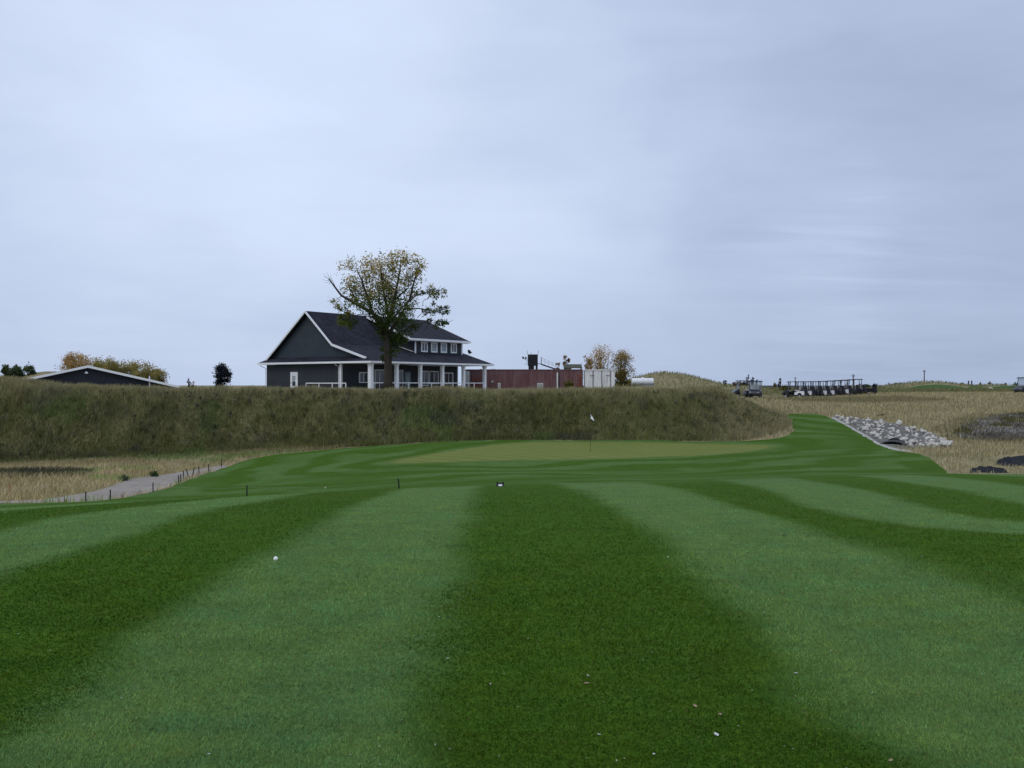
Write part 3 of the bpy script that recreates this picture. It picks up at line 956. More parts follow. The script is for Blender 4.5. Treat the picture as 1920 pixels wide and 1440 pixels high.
def grass_right():
    x, y = sample(140000, 37, 132, 1330, 2120)
    ok = free(x, y) & (sdf(PLATEAU, x, y) > 4.5) & (sdf(WASH, x, y) > -0.3)
    dens = np.clip(1.25 - y / 140, 0.25, 1)
    ok &= RNG.random(len(x)) < dens + 0.15
    x, y = x[ok], y[ok]
    c = patch_col(x, y, TANG, 4.0, 0.9, 23)
    dk = (sdf(WASH, x, y) < 2.0) & (y < 76)
    c[dk] = c[dk] * 0.45 + patch_col(x[dk], y[dk], OLIVE, 1.5, 0.5, 29) * 0.55
    olive = (y > 99) & (y < 116) & (x < 44)
    c[olive] = c[olive] * 0.5 + patch_col(x[olive], y[olive], OLIVE, 2, 0.7, 33) * 0.5
    h = RNG.uniform(0.16, 0.42, len(x)) * np.clip(y / 60, 0.7, 1.0)
    blades('dry_grass', x, y, h, RNG.uniform(0.02, 0.045, len(x)) * np.clip(y / 60, 0.8, 1.8), c, 'pale tan grass over the slope below the golf carts', 0.4)
    x, y = sample(26000, 60, 79, 1770, 2120)
    ok = sdf(WASH, x, y) < 0.4
    x, y = x[ok], y[ok]
    c = patch_col(x, y, [(0.085, 0.080, 0.062), (0.155, 0.145, 0.130), (0.125, 0.105, 0.080), (0.235, 0.23, 0.215), (0.42, 0.42, 0.42)], 2.6, 0.5, 61)
    gs = vnoise(x, y, 1.9, 63) > 0.35
    c[gs] = patch_col(x[gs], y[gs], OLIVE, 1.0, 0.4, 65)
    h = RNG.uniform(0.10, 0.34, len(x))
    blades('grey_scrub', x, y, h, RNG.uniform(0.03, 0.07, len(x)), c, 'grey brown weedy scrub on the right hand slope', 0.6)


def grass_plateau():
    x, y = sample(60000, 75, 215, 1150, 2000)
    ok = free(x, y) & (RNG.random(len(x)) < 0.7) & ((sdf(PLATEAU, x, y) < -3) | (y > 130))
    for p in FAR_TURF: ok &= sdf(p, x, y) > 0
    x, y = x[ok], y[ok]
    c = patch_col(x, y, [(0.115, 0.140, 0.058), (0.165, 0.178, 0.080), (0.21, 0.20, 0.10), (0.125, 0.145, 0.058)], 6.0, 1.5, 71)
    org = (vnoise(x, y, 9.0, 73) > 0.3) & (y > 135) & (y < 178)
    c[org] = c[org] * 0.4 + np.array([0.16, 0.10, 0.035]) * 0.6
    blades('meadow_grass', x, y, RNG.uniform(0.25, 0.6, len(x)), RNG.uniform(0.05, 0.12, len(x)), c, 'meadow grass on the level ground behind the clubhouse', 0.4)
    x, y = sample(26000, 75, 112, -170, 1130)
    x, y = x[free(x, y)], y[free(x, y)]
    c = patch_col(x, y, TANG, 3.0, 0.8, 81)
    blades('meadow_grass', x, y, RNG.uniform(0.12, 0.3, len(x)), RNG.uniform(0.03, 0.06, len(x)), c, 'short grass around the clubhouse and the shed', 0.4)


def turf_blades():
    n = 300000
    py = RNG.uniform(845, 1470, n)
    y = EYE * F / (py - HY)
    px = RNG.uniform(-60, 1980, n)
    x = (px - CX) / F * y
    # keep the near edge going beyond the frame so a side step still finds turf
    z = height(x, y)
    u = lane_attr(x, y) + 0.12 * vnoise(x, y, 1.8, 14) + 0.06 * vnoise(x, y, 0.5, 15)
    s = np.clip(np.sin(u * np.pi) / 0.8 + 0.5, 0, 1); s = s * s * (3 - 2 * s)
    dk = np.array([0.062, 0.128, 0.010]); lt = np.array([0.118, 0.214, 0.058])
    c = dk * (1 - s[:, None]) + lt * s[:, None]
    hue = vnoise(x, y, 0.33, 52) + 0.7 * vnoise(x, y, 0.11, 53) + RNG.normal(0, 0.5, n)
    c = c * np.stack([1 + 0.16 * hue, 1 + 0.03 * hue, 1 - 0.10 * hue], 1).clip(0.3, 1.8)
    c *= (1 + 0.20 * np.clip((y - 5) / 8, 0, 1))[:, None]  # blade colour lightened with distance, standing in for sheen at grazing view
    dry = RNG.random(n) < 0.025
    c[dry] = np.array([0.16, 0.14, 0.06])
    c *= (1 + RNG.normal(0, 1, (n, 1)) * (0.25 - 0.14 * np.clip((y - 5) / 5, 0, 1))[:, None] + 0.14 * vnoise(x, y, 0.22, 54)[:, None]).clip(0.4, 1.9)
    h = RNG.uniform(0.008, 0.019, n) * np.clip(y / 6, 0.9, 1.3)
    w = RNG.uniform(0.0022, 0.0040, n) * np.clip(y / 5, 0.9, 1.6)
    a = RNG.uniform(0, 2 * np.pi, n)
    dx, dy = np.cos(a) * w, np.sin(a) * w
    lx = RNG.normal(0, 0.7, n) * h; ly = RNG.normal(0, 0.6, n) * h + (s - 0.5) * 1.2 * h
    V = np.stack([np.stack([x - dx, y - dy, z - 0.003], 1), np.stack([x + dx, y + dy, z - 0.003], 1), np.stack([x + lx, y + ly, z + h], 1)], 1)
    o = np_mesh('mown_grass', V.reshape(-1, 3), np.arange(n * 3), np.full(n, 3), M['blade'], np.repeat(c, 3, axis=0))
    o['kind'] = 'stuff'; o['label'] = 'close mown grass blades of the fairway in the foreground'


turf_blades()
grass_berm(); weeds_berm(); grass_left(); grass_right(); grass_plateau()

# ------------------------------------------------------------------ clubhouse
HX, HYW, HZ = (695 - CX) / F * 99.0, 99.0, 0.85
HROT = math.atan2(0.815, 0.579)


def clubhouse():
    H = empty('clubhouse', (HX, HYW, HZ), HROT, 'dark blue grey clubhouse with white trim and a columned porch behind the bank', 'clubhouse')
    W = M['white']
    # local frame: x along the front, y from front to back, z up
    MB().box(0.6, 19.2, 4.4, 15.9, 0.0, 2.98).build('wall', M['siding'], H)
    # gable walls, set back above the skirt roof
    gab = [(1.45, 3.2), (15.7, 3.2), (15.7, 3.66), (10.0, 8.28), (6.15, 4.78), (1.45, 3.42)]
    MB().prism(gab, 0, 1.2, 1.4).build('gable_wall', M['siding_gable'], H)
    MB().prism(gab, 0, 19.0, 19.2).build('gable_wall', M['siding_gable'], H)
    # roof
    roof = MB()
    th = 0.16
    roof.slab([(0.72, 10.0, 8.58), (19.8, 10.0, 8.58), (19.8, 16.5, 3.2), (0.72, 16.5, 3.2)], th)
    roof.slab([(0.72, 6.1, 5.02), (19.8, 6.1, 5.02), (19.8, 9.995, 8.58), (0.72, 9.995, 8.58)], th)
    roof.slab([(0.0, 0.0, 3.2), (20.3, 0.0, 3.2), (20.3, 6.095, 5.015), (0.72, 6.095, 5.015), (0.72, 1.32, 3.595)], th)
    roof.slab([(-0.01, 0.03, 3.2), (0.72, 1.36, 3.525), (1.2, 2.3, 3.735), (1.2, 15.9, 3.735), (-0.01, 16.5, 3.2)], th * 0.8)
    roof.slab([(9.58, 3.19, 5.90), (19.95, 3.19, 5.90), (19.95, 10.02, 8.63), (9.58, 10.02, 8.63)], th)
    rf = roof.build('roof', M['shingle'], H)
    # rakes, fascias, gutters
    def rake(m, x, pts, w=0.05, hgt=0.23):
        for (a, za), (b, zb) in zip(pts[:-1], pts[1:]):
            m.add([(x - w, a, za), (x - w, b, zb), (x - w, b, zb - hgt), (x - w, a, za - hgt), (x + w, a, za), (x + w, b, zb), (x + w, b, zb - hgt), (x + w, a, za - hgt)],
                  [(0, 1, 2, 3), (7, 6, 5, 4), (0, 4, 5, 1), (1, 5, 6, 2), (2, 6, 7, 3), (3, 7, 4, 0)])
    m = MB(); rake(m, 0.66, [(1.2, 3.60), (6.1, 5.06), (10.0, 8.62), (16.45, 3.28)]); m.build('rake_board', W, rf)
    m = MB(); rake(m, 20.36, [(0.0, 3.22), (6.1, 5.04)]); m.build('rake_board', W, rf)
    m = MB(); rake(m, 9.52, [(3.19, 5.94), (9.6, 8.50)], hgt=0.22); m.build('rake_board', W, rf)
    m = MB(); rake(m, 20.01, [(3.19, 5.94), (10.0, 8.66)]); m.build('rake_board', W, rf)
    MB().box(-0.1, 20.4, -0.12, -0.005, 3.0, 3.19).build('fascia', W, rf)
    MB().box(-0.13, -0.015, -0.12, 16.6, 3.0, 3.19).build('fascia', W, rf)
    MB().box(9.4, 20.1, 3.06, 3.175, 5.66, 5.89).build('fascia', W, rf)
    MB().box(0.02, 20.25, 0.02, 4.38, 2.985, 3.03).build('soffit', M['white_dull'], H)
    MB().box(0.0, 0.58, 4.4, 16.3, 2.99, 3.03).build('soffit', M['white_dull'], H)
    MB().box(9.7, 19.9, 3.25, 3.78, 5.60, 5.64).build('soffit', M['white_dull'], H)
    # flashing of the dormer on the roof
    MB().tube([(10.93, 3.95, 4.46), (10.93, 6.1, 5.08)], 0.05, 6).build('flashing', M['white_dull'], rf)
    # upper storey
    up = MB()
    up.prism([(3.8, 4.1), (3.8, 5.95), (9.4, 8.2), (9.4, 4.1)], 0, 11.0, 19.3)
    uw = up.build('upper_wall', M['siding'], H)
    MB().box(10.94, 11.14, 3.72, 3.80, 4.3, 5.62).build('corner_board', W, uw)
    MB().box(19.16, 19.36, 3.72, 3.80, 4.3, 5.62).build('corner_board', W, uw)

    def window(x0, x1, yf, z0, z1, mull=1, frame=0.11, pane=M['glass_dark'], trim=M['white']):
        f = MB()
        f.box(x0, x0 + frame, yf - 0.07, yf + 0.02, z0, z1)
        f.box(x1 - frame, x1, yf - 0.07, yf + 0.02, z0, z1)
        f.box(x0 + frame, x1 - frame, yf - 0.07, yf + 0.02, z1 - frame, z1)
        f.box(x0 + frame, x1 - frame, yf - 0.08, yf + 0.02, z0, z0 + frame)
        for k in range(mull):
            xm = x0 + (x1 - x0) * (k + 1) / (mull + 1)
            f.box(xm - 0.045, xm + 0.045, yf - 0.06, yf + 0.02, z0 + frame, z1 - frame)
        fo = f.build('window', trim, H)
        MB().box(x0 + frame, x1 - frame, yf - 0.035, yf - 0.012, z0 + frame, z1 - frame).build('pane', pane, fo)
        return fo
    for k, xc in enumerate((12.56, 14.25, 15.95, 17.75)):
        window(xc - 0.55, xc + 0.55, 3.8, 4.46, 5.60, 1 if k in (0, 3) else 0, 0.15, M['curtain'] if k in (1, 2) else M['glass_dark'])
    Y = 4.4
    window(2.9, 4.25, Y, 1.02, 2.15, 1)
    window(5.2, 6.75, Y, 0.16, 2.45, 1)
    window(8.55, 9.7, Y, 0.5, 2.45, 1)
    window(12.5, 13.95, Y, 0.7, 2.40, 1, 0.12)
    window(14.1, 15.75, Y, 0.9, 2.40, 1, 0.12)
    window(16.7, 18.4, Y, 0.9, 2.25, 1, 0.14)
    d = MB().box(9.95, 10.95, Y - 0.06, Y + 0.02, 0.13, 2.25).build('door', M['teal_door'], H)
    MB().box(10.15, 10.75, Y - 0.085, Y - 0.062, 0.8, 2.0).build('door_glass', M['curtain'], d)
    # side door, facing the camera on the left wall
    d = MB().box(0.53, 0.62, 11.0, 12.1, 0.0, 2.18).build('door', W, H)
    MB().box(0.505, 0.528, 11.32, 11.78, 1.28, 1.78).build('door_glass', M['curtain'], d)
    MB().box(0.505, 0.528, 11.32, 11.78, 0.72, 1.2).build('door_glass', M['glass_dark'], d)
    MB().box(0.44, 0.53, 11.95, 12.0, 1.0, 1.06).build('door_handle', M['black'], d)
    MB().box(19.12, 19.24, 4.30, 4.395, 0.0, 2.98).build('corner_board', W, H)
    # porch
    MB().box(0.15, 20.1, 0.1, 4.38, -0.35, 0.12).build('porch_floor', M['concrete_grey'], H)
    for k, xc in enumerate((0.45, 4.25, 7.95, 11.6, 15.3, 19.2)):
        r = 0.20 if k == 0 else 0.165
        c = MB()
        c.box(xc - r, xc + r, 0.42 - r, 0.42 + r, -0.3, 2.985)
        c.box(xc - r - 0.05, xc + r + 0.05, 0.37 - r, 0.47 + r, 0.12, 0.30)
        c.box(xc - r - 0.04, xc + r + 0.04, 0.38 - r, 0.46 + r, 2.80, 2.982)
        c.build('column', W, H, bevel=0.01)
    MB().box(0.33, 0.55, 4.42, 4.64, -0.3, 2.985).build('column', W, H)
    def rail(p, q, posts=2):
        m = MB(); p, q = Vector(p), Vector(q)
        dv = q - p
        ang = math.atan2(dv.y, dv.x)
        L = dv.length
        T = Matrix.Translation(p) @ Matrix.Rotation(ang, 4, 'Z')
        m.box(0, L, -0.035, 0.035, 0.90, 0.99, T)
        m.box(0, L, -0.025, 0.025, 0.12, 0.17, T)
        for i in range(posts):
            a = L * i / (posts - 1)
            m.box(a - 0.04, a + 0.04, -0.04, 0.04, -0.2, 0.90, T)
        return m.build('railing', W, H)
    rail((0.7, 0.42, 0.08), (4.05, 0.42, 0.08), 3)
    rail((4.45, 0.42, 0.08), (7.75, 0.42, 0.08), 3)
    rail((8.15, 0.42, 0.08), (11.4, 0.42, 0.08), 3)
    rail((11.8, 0.42, 0.08), (15.1, 0.42, 0.08), 3)
    rail((15.5, 0.42, 0.08), (19.0, 0.42, 0.08), 3)
    rail((-0.5, 2.9, 0.05), (-0.5, 8.6, 0.05), 4)
    m = MB(); m.tube([(-0.05, 16.3, 2.95), (0.2, 16.1, 2.75), (0.52, 15.95, 2.6), (0.52, 15.95, 0.1)], 0.04, 6); m.build('downspout', W, H)
    m = MB(); m.tube([(-0.05, 4.9, 2.95), (0.15, 4.9, 2.80), (0.5, 4.9, 2.7), (0.5, 4.9, 0.1)], 0.045, 6); m.build('downspout', W, H)
    return H


club = clubhouse()
MH = Matrix.Translation((HX, HYW, HZ)) @ Matrix.Rotation(HROT, 4, 'Z')


def satellite_dish():
    p = MH @ Vector((19.3, 2.9, 4.0))
    D = empty('satellite_dish', p, R(30), 'small dark satellite dish on the porch roof by the upper storey', 'satellite dish')
    MB().tube([(0, 0, -0.05), (0, 0, 0.35), (0.12, -0.02, 0.55)], 0.025, 6).build('mast', M['grey_steel'], D)
    m = MB()
    rings = 5; n = 18
    vs = [(0, 0, 0)]
    for i in range(1, rings + 1):
        r = 0.27 * i / rings
        for k in range(n):
            t = 2 * math.pi * k / n
            vs.append((r * math.cos(t), 0.35 * r * r / 0.27, r * math.sin(t)))
    fs = [(0, 1 + k, 1 + (k + 1) % n) for k in range(n)]
    for i in range(rings - 1):
        for k in range(n):
            a = 1 + i * n; b = a + n
            fs.append((a + k, b + k, b + (k + 1) % n, a + (k + 1) % n))
    T = Matrix.Translation((0.12, 0, 0.62)) @ Matrix.Rotation(R(-75), 4, 'Z') @ Matrix.Rotation(R(25), 4, 'X')
    m.add([T @ Vector(v) for v in vs], fs)
    o = m.build('dish', M['black_steel'], D, smooth=True)
    sm = o.modifiers.new('thick', 'SOLIDIFY'); sm.thickness = 0.02
    a = T @ Vector((0, 0.02, -0.26)); b = T @ Vector((0, 0.38, -0.2))
    MB().tube([a, b], 0.015, 6).build('feed_arm', M['grey_steel'], D)
    MB().box(b.x - 0.05, b.x + 0.05, b.y - 0.05, b.y + 0.05, b.z - 0.05, b.z + 0.06).build('receiver', M['grey_steel'], D)


satellite_dish()


def chair(loc, rz, m, label, cat='chair'):
    D = empty('patio_chair', loc, rz, label, cat)
    MB().box(-0.27, 0.27, -0.27, 0.27, 0.40, 0.45).build('seat', m, D, bevel=0.01)
    b = MB()
    T = Matrix.Translation((0, 0.27, 0.43)) @ Matrix.Rotation(R(-12), 4, 'X')
    for k in range(5):
        b.box(-0.27 + k * 0.11, -0.27 + k * 0.11 + 0.09, -0.015, 0.015, 0, 0.52, T)
    b.box(-0.27, 0.27, -0.02, 0.02, 0.47, 0.55, T)
    b.build('backrest', m, D)
    for sx in (-1, 1):
        MB().box(sx * 0.27 - 0.03, sx * 0.27 + 0.03, -0.27, 0.27, 0.62, 0.65).build('armrest', m, D)
        for sy in (-1, 1):
            MB().box(sx * 0.25 - 0.02, sx * 0.25 + 0.02, sy * 0.24 - 0.02, sy * 0.24 + 0.02, 0, 0.62 if sy < 0 else 0.40).build('leg', m, D)
    return D


chair(MH @ Vector((2.2, 2.0, 0.12)), HROT + R(200), M['white_dull'], 'white patio chair on the porch beside the corner column')
chair(MH @ Vector((18.4, 2.6, 0.12)), HROT + R(120), M['black'], 'black patio chair at the far open end of the porch')

# ------------------------------------------------------------------ shed
def shed():
    d = 95.0
    x0 = (165 - CX) / F * d
    zr = zat(685.5, d)
    gz = h1(x0, d)
    S = empty('storage_shed', (x0, d, gz), R(23), 'low dark gabled shed with a white roof edge half hidden by the bank', 'shed')
    H = zr - gz
    hw = 8.2; eave = H - hw * 0.238
    L = 16
    MB().prism([(-hw + 0.5, -0.6), (hw - 0.5, -0.6), (hw - 0.5, eave - 0.05), (0, H - 0.18), (-hw + 0.5, eave - 0.05)], 1, 0.4, L).build('wall', M['shed_siding'], S)
    r = MB()
    r.slab([(-hw, 0, eave), (0.0, 0, H), (0.0, L + 0.4, H), (-hw, L + 0.4, eave)], 0.12)
    r.slab([(0.005, 0, H), (hw, 0, eave), (hw, L + 0.4, eave), (0.005, L + 0.4, H)], 0.12)
    ro = r.build('roof', M['shed_roof'], S)
    f = MB()
    for s in (-1, 1):
        f.add([(0, -0.06, H + 0.03), (s * (hw + 0.05), -0.06, eave + 0.02), (s * (hw + 0.05), -0.06, eave - 0.20), (0, -0.06, H - 0.20),
               (0, -0.005, H + 0.03), (s * (hw + 0.05), -0.005, eave + 0.02), (s * (hw + 0.05), -0.005, eave - 0.20), (0, -0.005, H - 0.20)],
              [(0, 1, 2, 3), (7, 6, 5, 4), (0, 4, 5, 1), (1, 5, 6, 2), (2, 6, 7, 3), (3, 7, 4, 0)])
    f.build('rake_board', M['white'], ro)
    l = MB(); l.box(-0.28, 0.0, 0.18, 0.395, H - 0.75, H - 0.62); l.box(-0.2, -0.08, 0.2, 0.3, H - 0.62, H - 0.55)
    l.build('lamp', M['white'], S)
    xr = (274 - 165) / F * d
    v = MB(); v.tube([(xr, 0.3, -0.3), (xr, 0.3, eave + 0.85)], 0.07, 8)
    v.tube([(xr, 0.3, eave + 0.84), (xr, 0.3, eave + 1.0)], 0.045, 8)
    v.build('vent_pipe', M['white'], S)


shed()

# ------------------------------------------------------------------ trees
def blob_leaves(blobs, n, size, cols_fn, sub=10, spread=0.42, flat=0.8):
    """leaf quads gathered in sprays inside the given blobs (x, y, z, r, weight)"""
    B = np.array(blobs, float)
    w = B[:, 3] ** 2 * B[:, 4]; w /= w.sum()
    nsub = max(1, n // sub)
    bi = RNG.choice(len(B), nsub, p=w)
    u = RNG.normal(size=(nsub, 3)); u /= np.linalg.norm(u, axis=1)[:, None]
    rr = RNG.uniform(0.25, 1.05, nsub) ** 0.6
    sc = B[bi, :3] + u * (B[bi, 3] * rr)[:, None] * np.array([1, 1, flat])
    ids = np.repeat(np.arange(nsub), sub)
    c = sc[ids] + RNG.normal(0, 1, (len(ids), 3)) * (B[bi[ids], 3] * spread * 0.5)[:, None]
    N = len(c)
    a = RNG.normal(size=(N, 3)); a /= np.linalg.norm(a, axis=1)[:, None]
    b = RNG.normal(size=(N, 3)); b -= (a * b).sum(1)[:, None] * a; b /= np.linalg.norm(b, axis=1)[:, None]
    s = (size * RNG.uniform(0.6, 1.4, N))[:, None]
    V = np.stack([c - a * s, c + b * s * 0.45, c + a * s, c - b * s * 0.45], 1)
    cols = cols_fn(c, RNG.random(nsub)[ids])
    cols = cols * (1 + RNG.normal(0, 0.18, (N, 1))).clip(0.5, 1.6)
    return V.reshape(-1, 3), np.repeat(cols, 4, axis=0)


def leaf_obj(name, V, cols, parent):
    n = len(V) // 4
    o = np_mesh(name, V, np.arange(n * 4), np.full(n, 4), M['leaf'], cols)
    o.parent = parent
    KIDS.setdefault(parent.name, []).append(o)
    return o


def limb(mb, p, q, r0, r1, wig=0.08, n=6, seg=5):
    p, q = Vector(p), Vector(q)
    L = (q - p).length
    pts = []
    for i in range(seg + 1):
        t = i / seg
        v = p.lerp(q, t)
        if 0 < i < seg: v += Vector((random.gauss(0, wig), random.gauss(0, wig), random.gauss(0, wig * 0.6))) * L * 0.5
        pts.append(v)
    mb.tube(pts, [r0 + (r1 - r0) * i / seg for i in range(seg + 1)], n)
    return pts


def lerpc(a, b, t):
    return np.asarray(a) * (1 - t) + np.asarray(b) * t


def big_elm():
    d = 91.0; sc = F / d
    bx = (728 - CX) / F * d
    gz = h1(bx, d)
    T = empty('elm_tree', (bx, d, gz), 0, 'tall spreading tree turning yellow at the top, in front of the clubhouse', 'tree')
    def L(px, py, dy=0.0):
        return ((px - 728) / sc, dy, zat(py, d) - gz)
    blobs = []
    for px, py, r, w in [(662, 508, 26, .8), (690, 494, 22, .8), (716, 500, 26, .9), (746, 490, 24, .9), (774, 496, 22, .9), (785, 505, 14, .6), (705, 520, 28, .9), (652, 535, 22, .7),
                         (678, 545, 28, .9), (735, 530, 30, 1.1), (765, 525, 24, .8), (718, 555, 30, 1.1), (690, 572, 24, .9), (752, 560, 28, 1.0), (660, 562, 18, .6),
                         (630, 566, 14, .5), (645, 580, 12, .5), (745, 588, 26, 1.1), (766, 585, 18, 1.2), (722, 598, 24, 1.0), (765, 612, 18, 1.0), (752, 632, 18, .9), (735, 642, 16, 1.0), (722, 625, 14, .9),
                         (722, 655, 12, 1.0), (716, 672, 10, .8), (738, 660, 12, .9), (744, 618, 18, 1.2), (728, 636, 14, 1.2), (758, 598, 16, 1.1),
                         (648, 600, 14, 1.3), (660, 607, 12, 1.1), (640, 598, 10, 1.1), (655, 590, 9, .7), (690, 592, 12, .5),
                         (806, 541, 11, 1.3), (826, 546, 13, 1.5), (815, 556, 12, 1.2), (795, 553, 10, .8), (780, 545, 12, .6), (812, 580, 13, 1.2), (832, 580, 11, 1.3), (800, 585, 9, .7), (822, 606, 12, 1.2), (836, 605, 8, 1.0), (808, 600, 8, .8)]:
        blobs.append((*L(px, py, random.gauss(0, 1.3) if r > 15 else random.gauss(0, 0.7)), r / sc, w))
    def cols(c, k):
        zz = c[:, 2]; t = np.clip((zz - 7.1) / 4.9 + 0.45 * (k - 0.5) - 0.06 * np.clip(c[:, 0] - 2.0, 0, 3), 0, 1)
        t = np.where(c[:, 0] < -3.2, np.clip(t + 0.25, 0, 1), t)
        g = np.array([0.052, 0.080, 0.020]); m = np.array([0.165, 0.185, 0.038]); y_ = np.array([0.40, 0.31, 0.07]); p = np.array([0.55, 0.42, 0.20])
        col = np.where((t < 0.45)[:, None], lerpc(g, m, (t / 0.45)[:, None]), lerpc(m, y_, ((t - 0.45) / 0.55)[:, None]))
        pale = (k > 0.72) & (t > 0.5)
        col[pale] = p
        grn = (k < 0.22) & (t > 0.4)
        col[grn] = np.array([0.11, 0.15, 0.05])
        return col
    V, cc = blob_leaves(blobs, 16000, 0.105, cols, 22, 0.40)
    leaf_obj('crown', V, cc, T)
    tr = MB()
    tr.tube([L(727, 734), L(727.5, 715, .02), L(728, 690, .05), L(727, 665, 0), L(725, 640, -.05), L(724, 618, 0)], [0.52, 0.40, 0.36, 0.33, 0.31, 0.27], 14)
    fork = L(724, 620)
    branches = [([(724, 622), (712, 597), (690, 582), (668, 570), (642, 555), (628, 536), (619, 524)], 0.22), ([(724, 618), (735, 580), (742, 545), (748, 515), (752, 488)], 0.20),
                ([(722, 630), (700, 590), (690, 560), (678, 525), (668, 505)], 0.17), ([(730, 625), (752, 590), (768, 560), (776, 525), (782, 500)], 0.18),
                ([(735, 600), (756, 575), (780, 555), (806, 548), (830, 545)], 0.10), ([(728, 640), (750, 622), (772, 612)], 0.12), ([(758, 580), (785, 578), (812, 582), (832, 580)], 0.07),
                ([(765, 612), (795, 605), (825, 604)], 0.06), ([(730, 600), (722, 560), (716, 520), (714, 495)], 0.15), ([(700, 588), (672, 590), (652, 600)], 0.06), ([(742, 560), (765, 540), (770, 515)], 0.09),
                ([(742, 545), (720, 525), (700, 505)], 0.08), ([(619, 524), (612, 520), (606, 519)], 0.025), ([(628, 536), (622, 522), (620, 514)], 0.025), ([(642, 555), (630, 560), (622, 572)], 0.03),
                ([(672, 572), (660, 548), (650, 530)], 0.07), ([(776, 525), (790, 510), (795, 500)], 0.05), ([(690, 560), (672, 548), (655, 542)], 0.06)]
    for pts, r in branches:
        dy = random.gauss(0, 0.5)
        P3 = [Vector(L(px, py, dy * i / len(pts) + random.gauss(0, .08))) for i, (px, py) in enumerate(pts)]
        tr.tube(P3, [r * (1 - 0.8 * i / (len(P3) - 1)) for i in range(len(P3))], 7)
    for b in blobs:      # twigs reaching into the sprays
        q = Vector(b[:3])
        p = q + Vector((-q.x * 0.25, -q.y * 0.4, -b[3] * 1.2))
        limb(tr, p, q + Vector((random.gauss(0, .3), random.gauss(0, .3), b[3] * 0.7)), 0.035, 0.010, 0.12, 5, 4)
        for k in range(3):
            u = Vector((random.gauss(0, 1), random.gauss(0, 1), random.gauss(0.2, .8))).normalized()
            limb(tr, q, q + u * b[3] * 1.05, 0.02, 0.006, 0.15, 4, 3)
    for (px, py) in [(606, 512), (612, 508), (604, 524), (616, 534), (608, 530)]:
        limb(tr, L(622, 528), L(px, py), 0.018, 0.006, 0.1, 4, 3)
    tr.build('trunk', M['bark'], T, smooth=True)


big_elm()


def small_tree(name, px, d, top_py, wpx, label, cat, pal, n=900, leaf=0.14, group=None, shape='round', trunk=True, base_py=None, dens=0.55, stems=1, sparse=1.0):
    x, y = P(px, d)
    gz = h1(x, y) if base_py is None else min(h1(x, y), zat(base_py, d))
    H = zat(top_py, d) - gz
    W = wpx / F * d
    T = empty(name, (x, y, gz), 0, label, cat, group)
    blobs = []
    if shape == 'round':
        for k in range(20):
            a = random.uniform(0, 6.28); r = random.uniform(0, 0.36) * W
            zz = random.uniform(0.35, 0.90) * H
            r *= 1.15 - 0.5 * abs(zz / H - 0.6)
            blobs.append((r * math.cos(a), r * math.sin(a), zz, W * random.uniform(0.09, 0.20), 1.0))
        blobs.append((0, 0, H * 0.82, W * 0.16, 1))
    elif shape == 'conifer':
        for k in range(14):
            t = (k + 0.5) / 14
            rr = W * 0.5 * (1 - t) ** 0.8
            for j in range(3):
                a = random.uniform(0, 6.28)
                blobs.append((rr * 0.55 * math.cos(a), rr * 0.55 * math.sin(a), H * (0.08 + 0.88 * t), max(0.12, rr * 0.55), 1.0))
    elif shape == 'bush':
        for k in range(22):
            a = random.uniform(0, 6.28); r = random.uniform(0, 0.42) * W
            blobs.append((r * math.cos(a), r * math.sin(a) * 0.7, random.uniform(0.15, 0.97 - 0.35 * r / W) * H, min(W * 0.15, H * 0.2) * random.uniform(0.6, 1.1), 1.0))
    elif shape == 'upright':
        for k in range(34):
            a = random.uniform(0, 6.28); t = (k + 0.5) / 34 * 0.86 + 0.08
            r = random.uniform(0.05, 0.42) * W * (1.0 - 0.75 * t ** 1.6)
            blobs.append((r * math.cos(a), r * math.sin(a), t * H, W * random.uniform(0.10, 0.17) * (1.1 - 0.4 * t), 1.0))
    pal = np.array(pal, float)
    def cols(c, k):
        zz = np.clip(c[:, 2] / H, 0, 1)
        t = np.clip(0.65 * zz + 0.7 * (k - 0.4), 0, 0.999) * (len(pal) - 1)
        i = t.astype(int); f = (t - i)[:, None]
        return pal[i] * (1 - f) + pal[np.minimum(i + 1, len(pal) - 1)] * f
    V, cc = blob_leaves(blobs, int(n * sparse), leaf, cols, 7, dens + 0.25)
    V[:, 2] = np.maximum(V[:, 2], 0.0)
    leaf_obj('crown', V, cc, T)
    tr = MB()
    for s in range(stems):
        ox = random.gauss(0, 0.12 * W) if stems > 1 else 0
        oy = random.gauss(0, 0.1 * W) if stems > 1 else 0
        r0 = max(0.03, 0.022 * H) / (1 if stems == 1 else 1.5)
        limb(tr, (ox * 0.4, oy * 0.4, -0.15), (ox, oy, H * (0.72 if shape == 'bush' else 0.82)), r0, 0.012, 0.04, 6, 6)
    for b in blobs:
        q = Vector(b[:3])
        limb(tr, (q.x * 0.25, q.y * 0.25, q.z * 0.6), q + Vector((0, 0, b[3] * 0.9)), max(0.015, 0.008 * H), 0.006, 0.06, 4, 3)
    tr.build('trunk', M['bark'], T)
    return T


AUT = [(0.110, 0.105, 0.036), (0.235, 0.175, 0.045), (0.320, 0.210, 0.060), (0.34, 0.215, 0.10), (0.42, 0.29, 0.175)]
OCH = [(0.110, 0.112, 0.034), (0.175, 0.162, 0.046), (0.245, 0.205, 0.062), (0.29, 0.215, 0.085)]
GRN = [(0.030, 0.046, 0.020), (0.052, 0.076, 0.032), (0.080, 0.10, 0.042)]
DRK = [(0.014, 0.018, 0.020), (0.025, 0.028, 0.034), (0.045, 0.040, 0.050)]
BRN = [(0.14, 0.105, 0.055), (0.24, 0.165, 0.08), (0.30, 0.20, 0.11)]

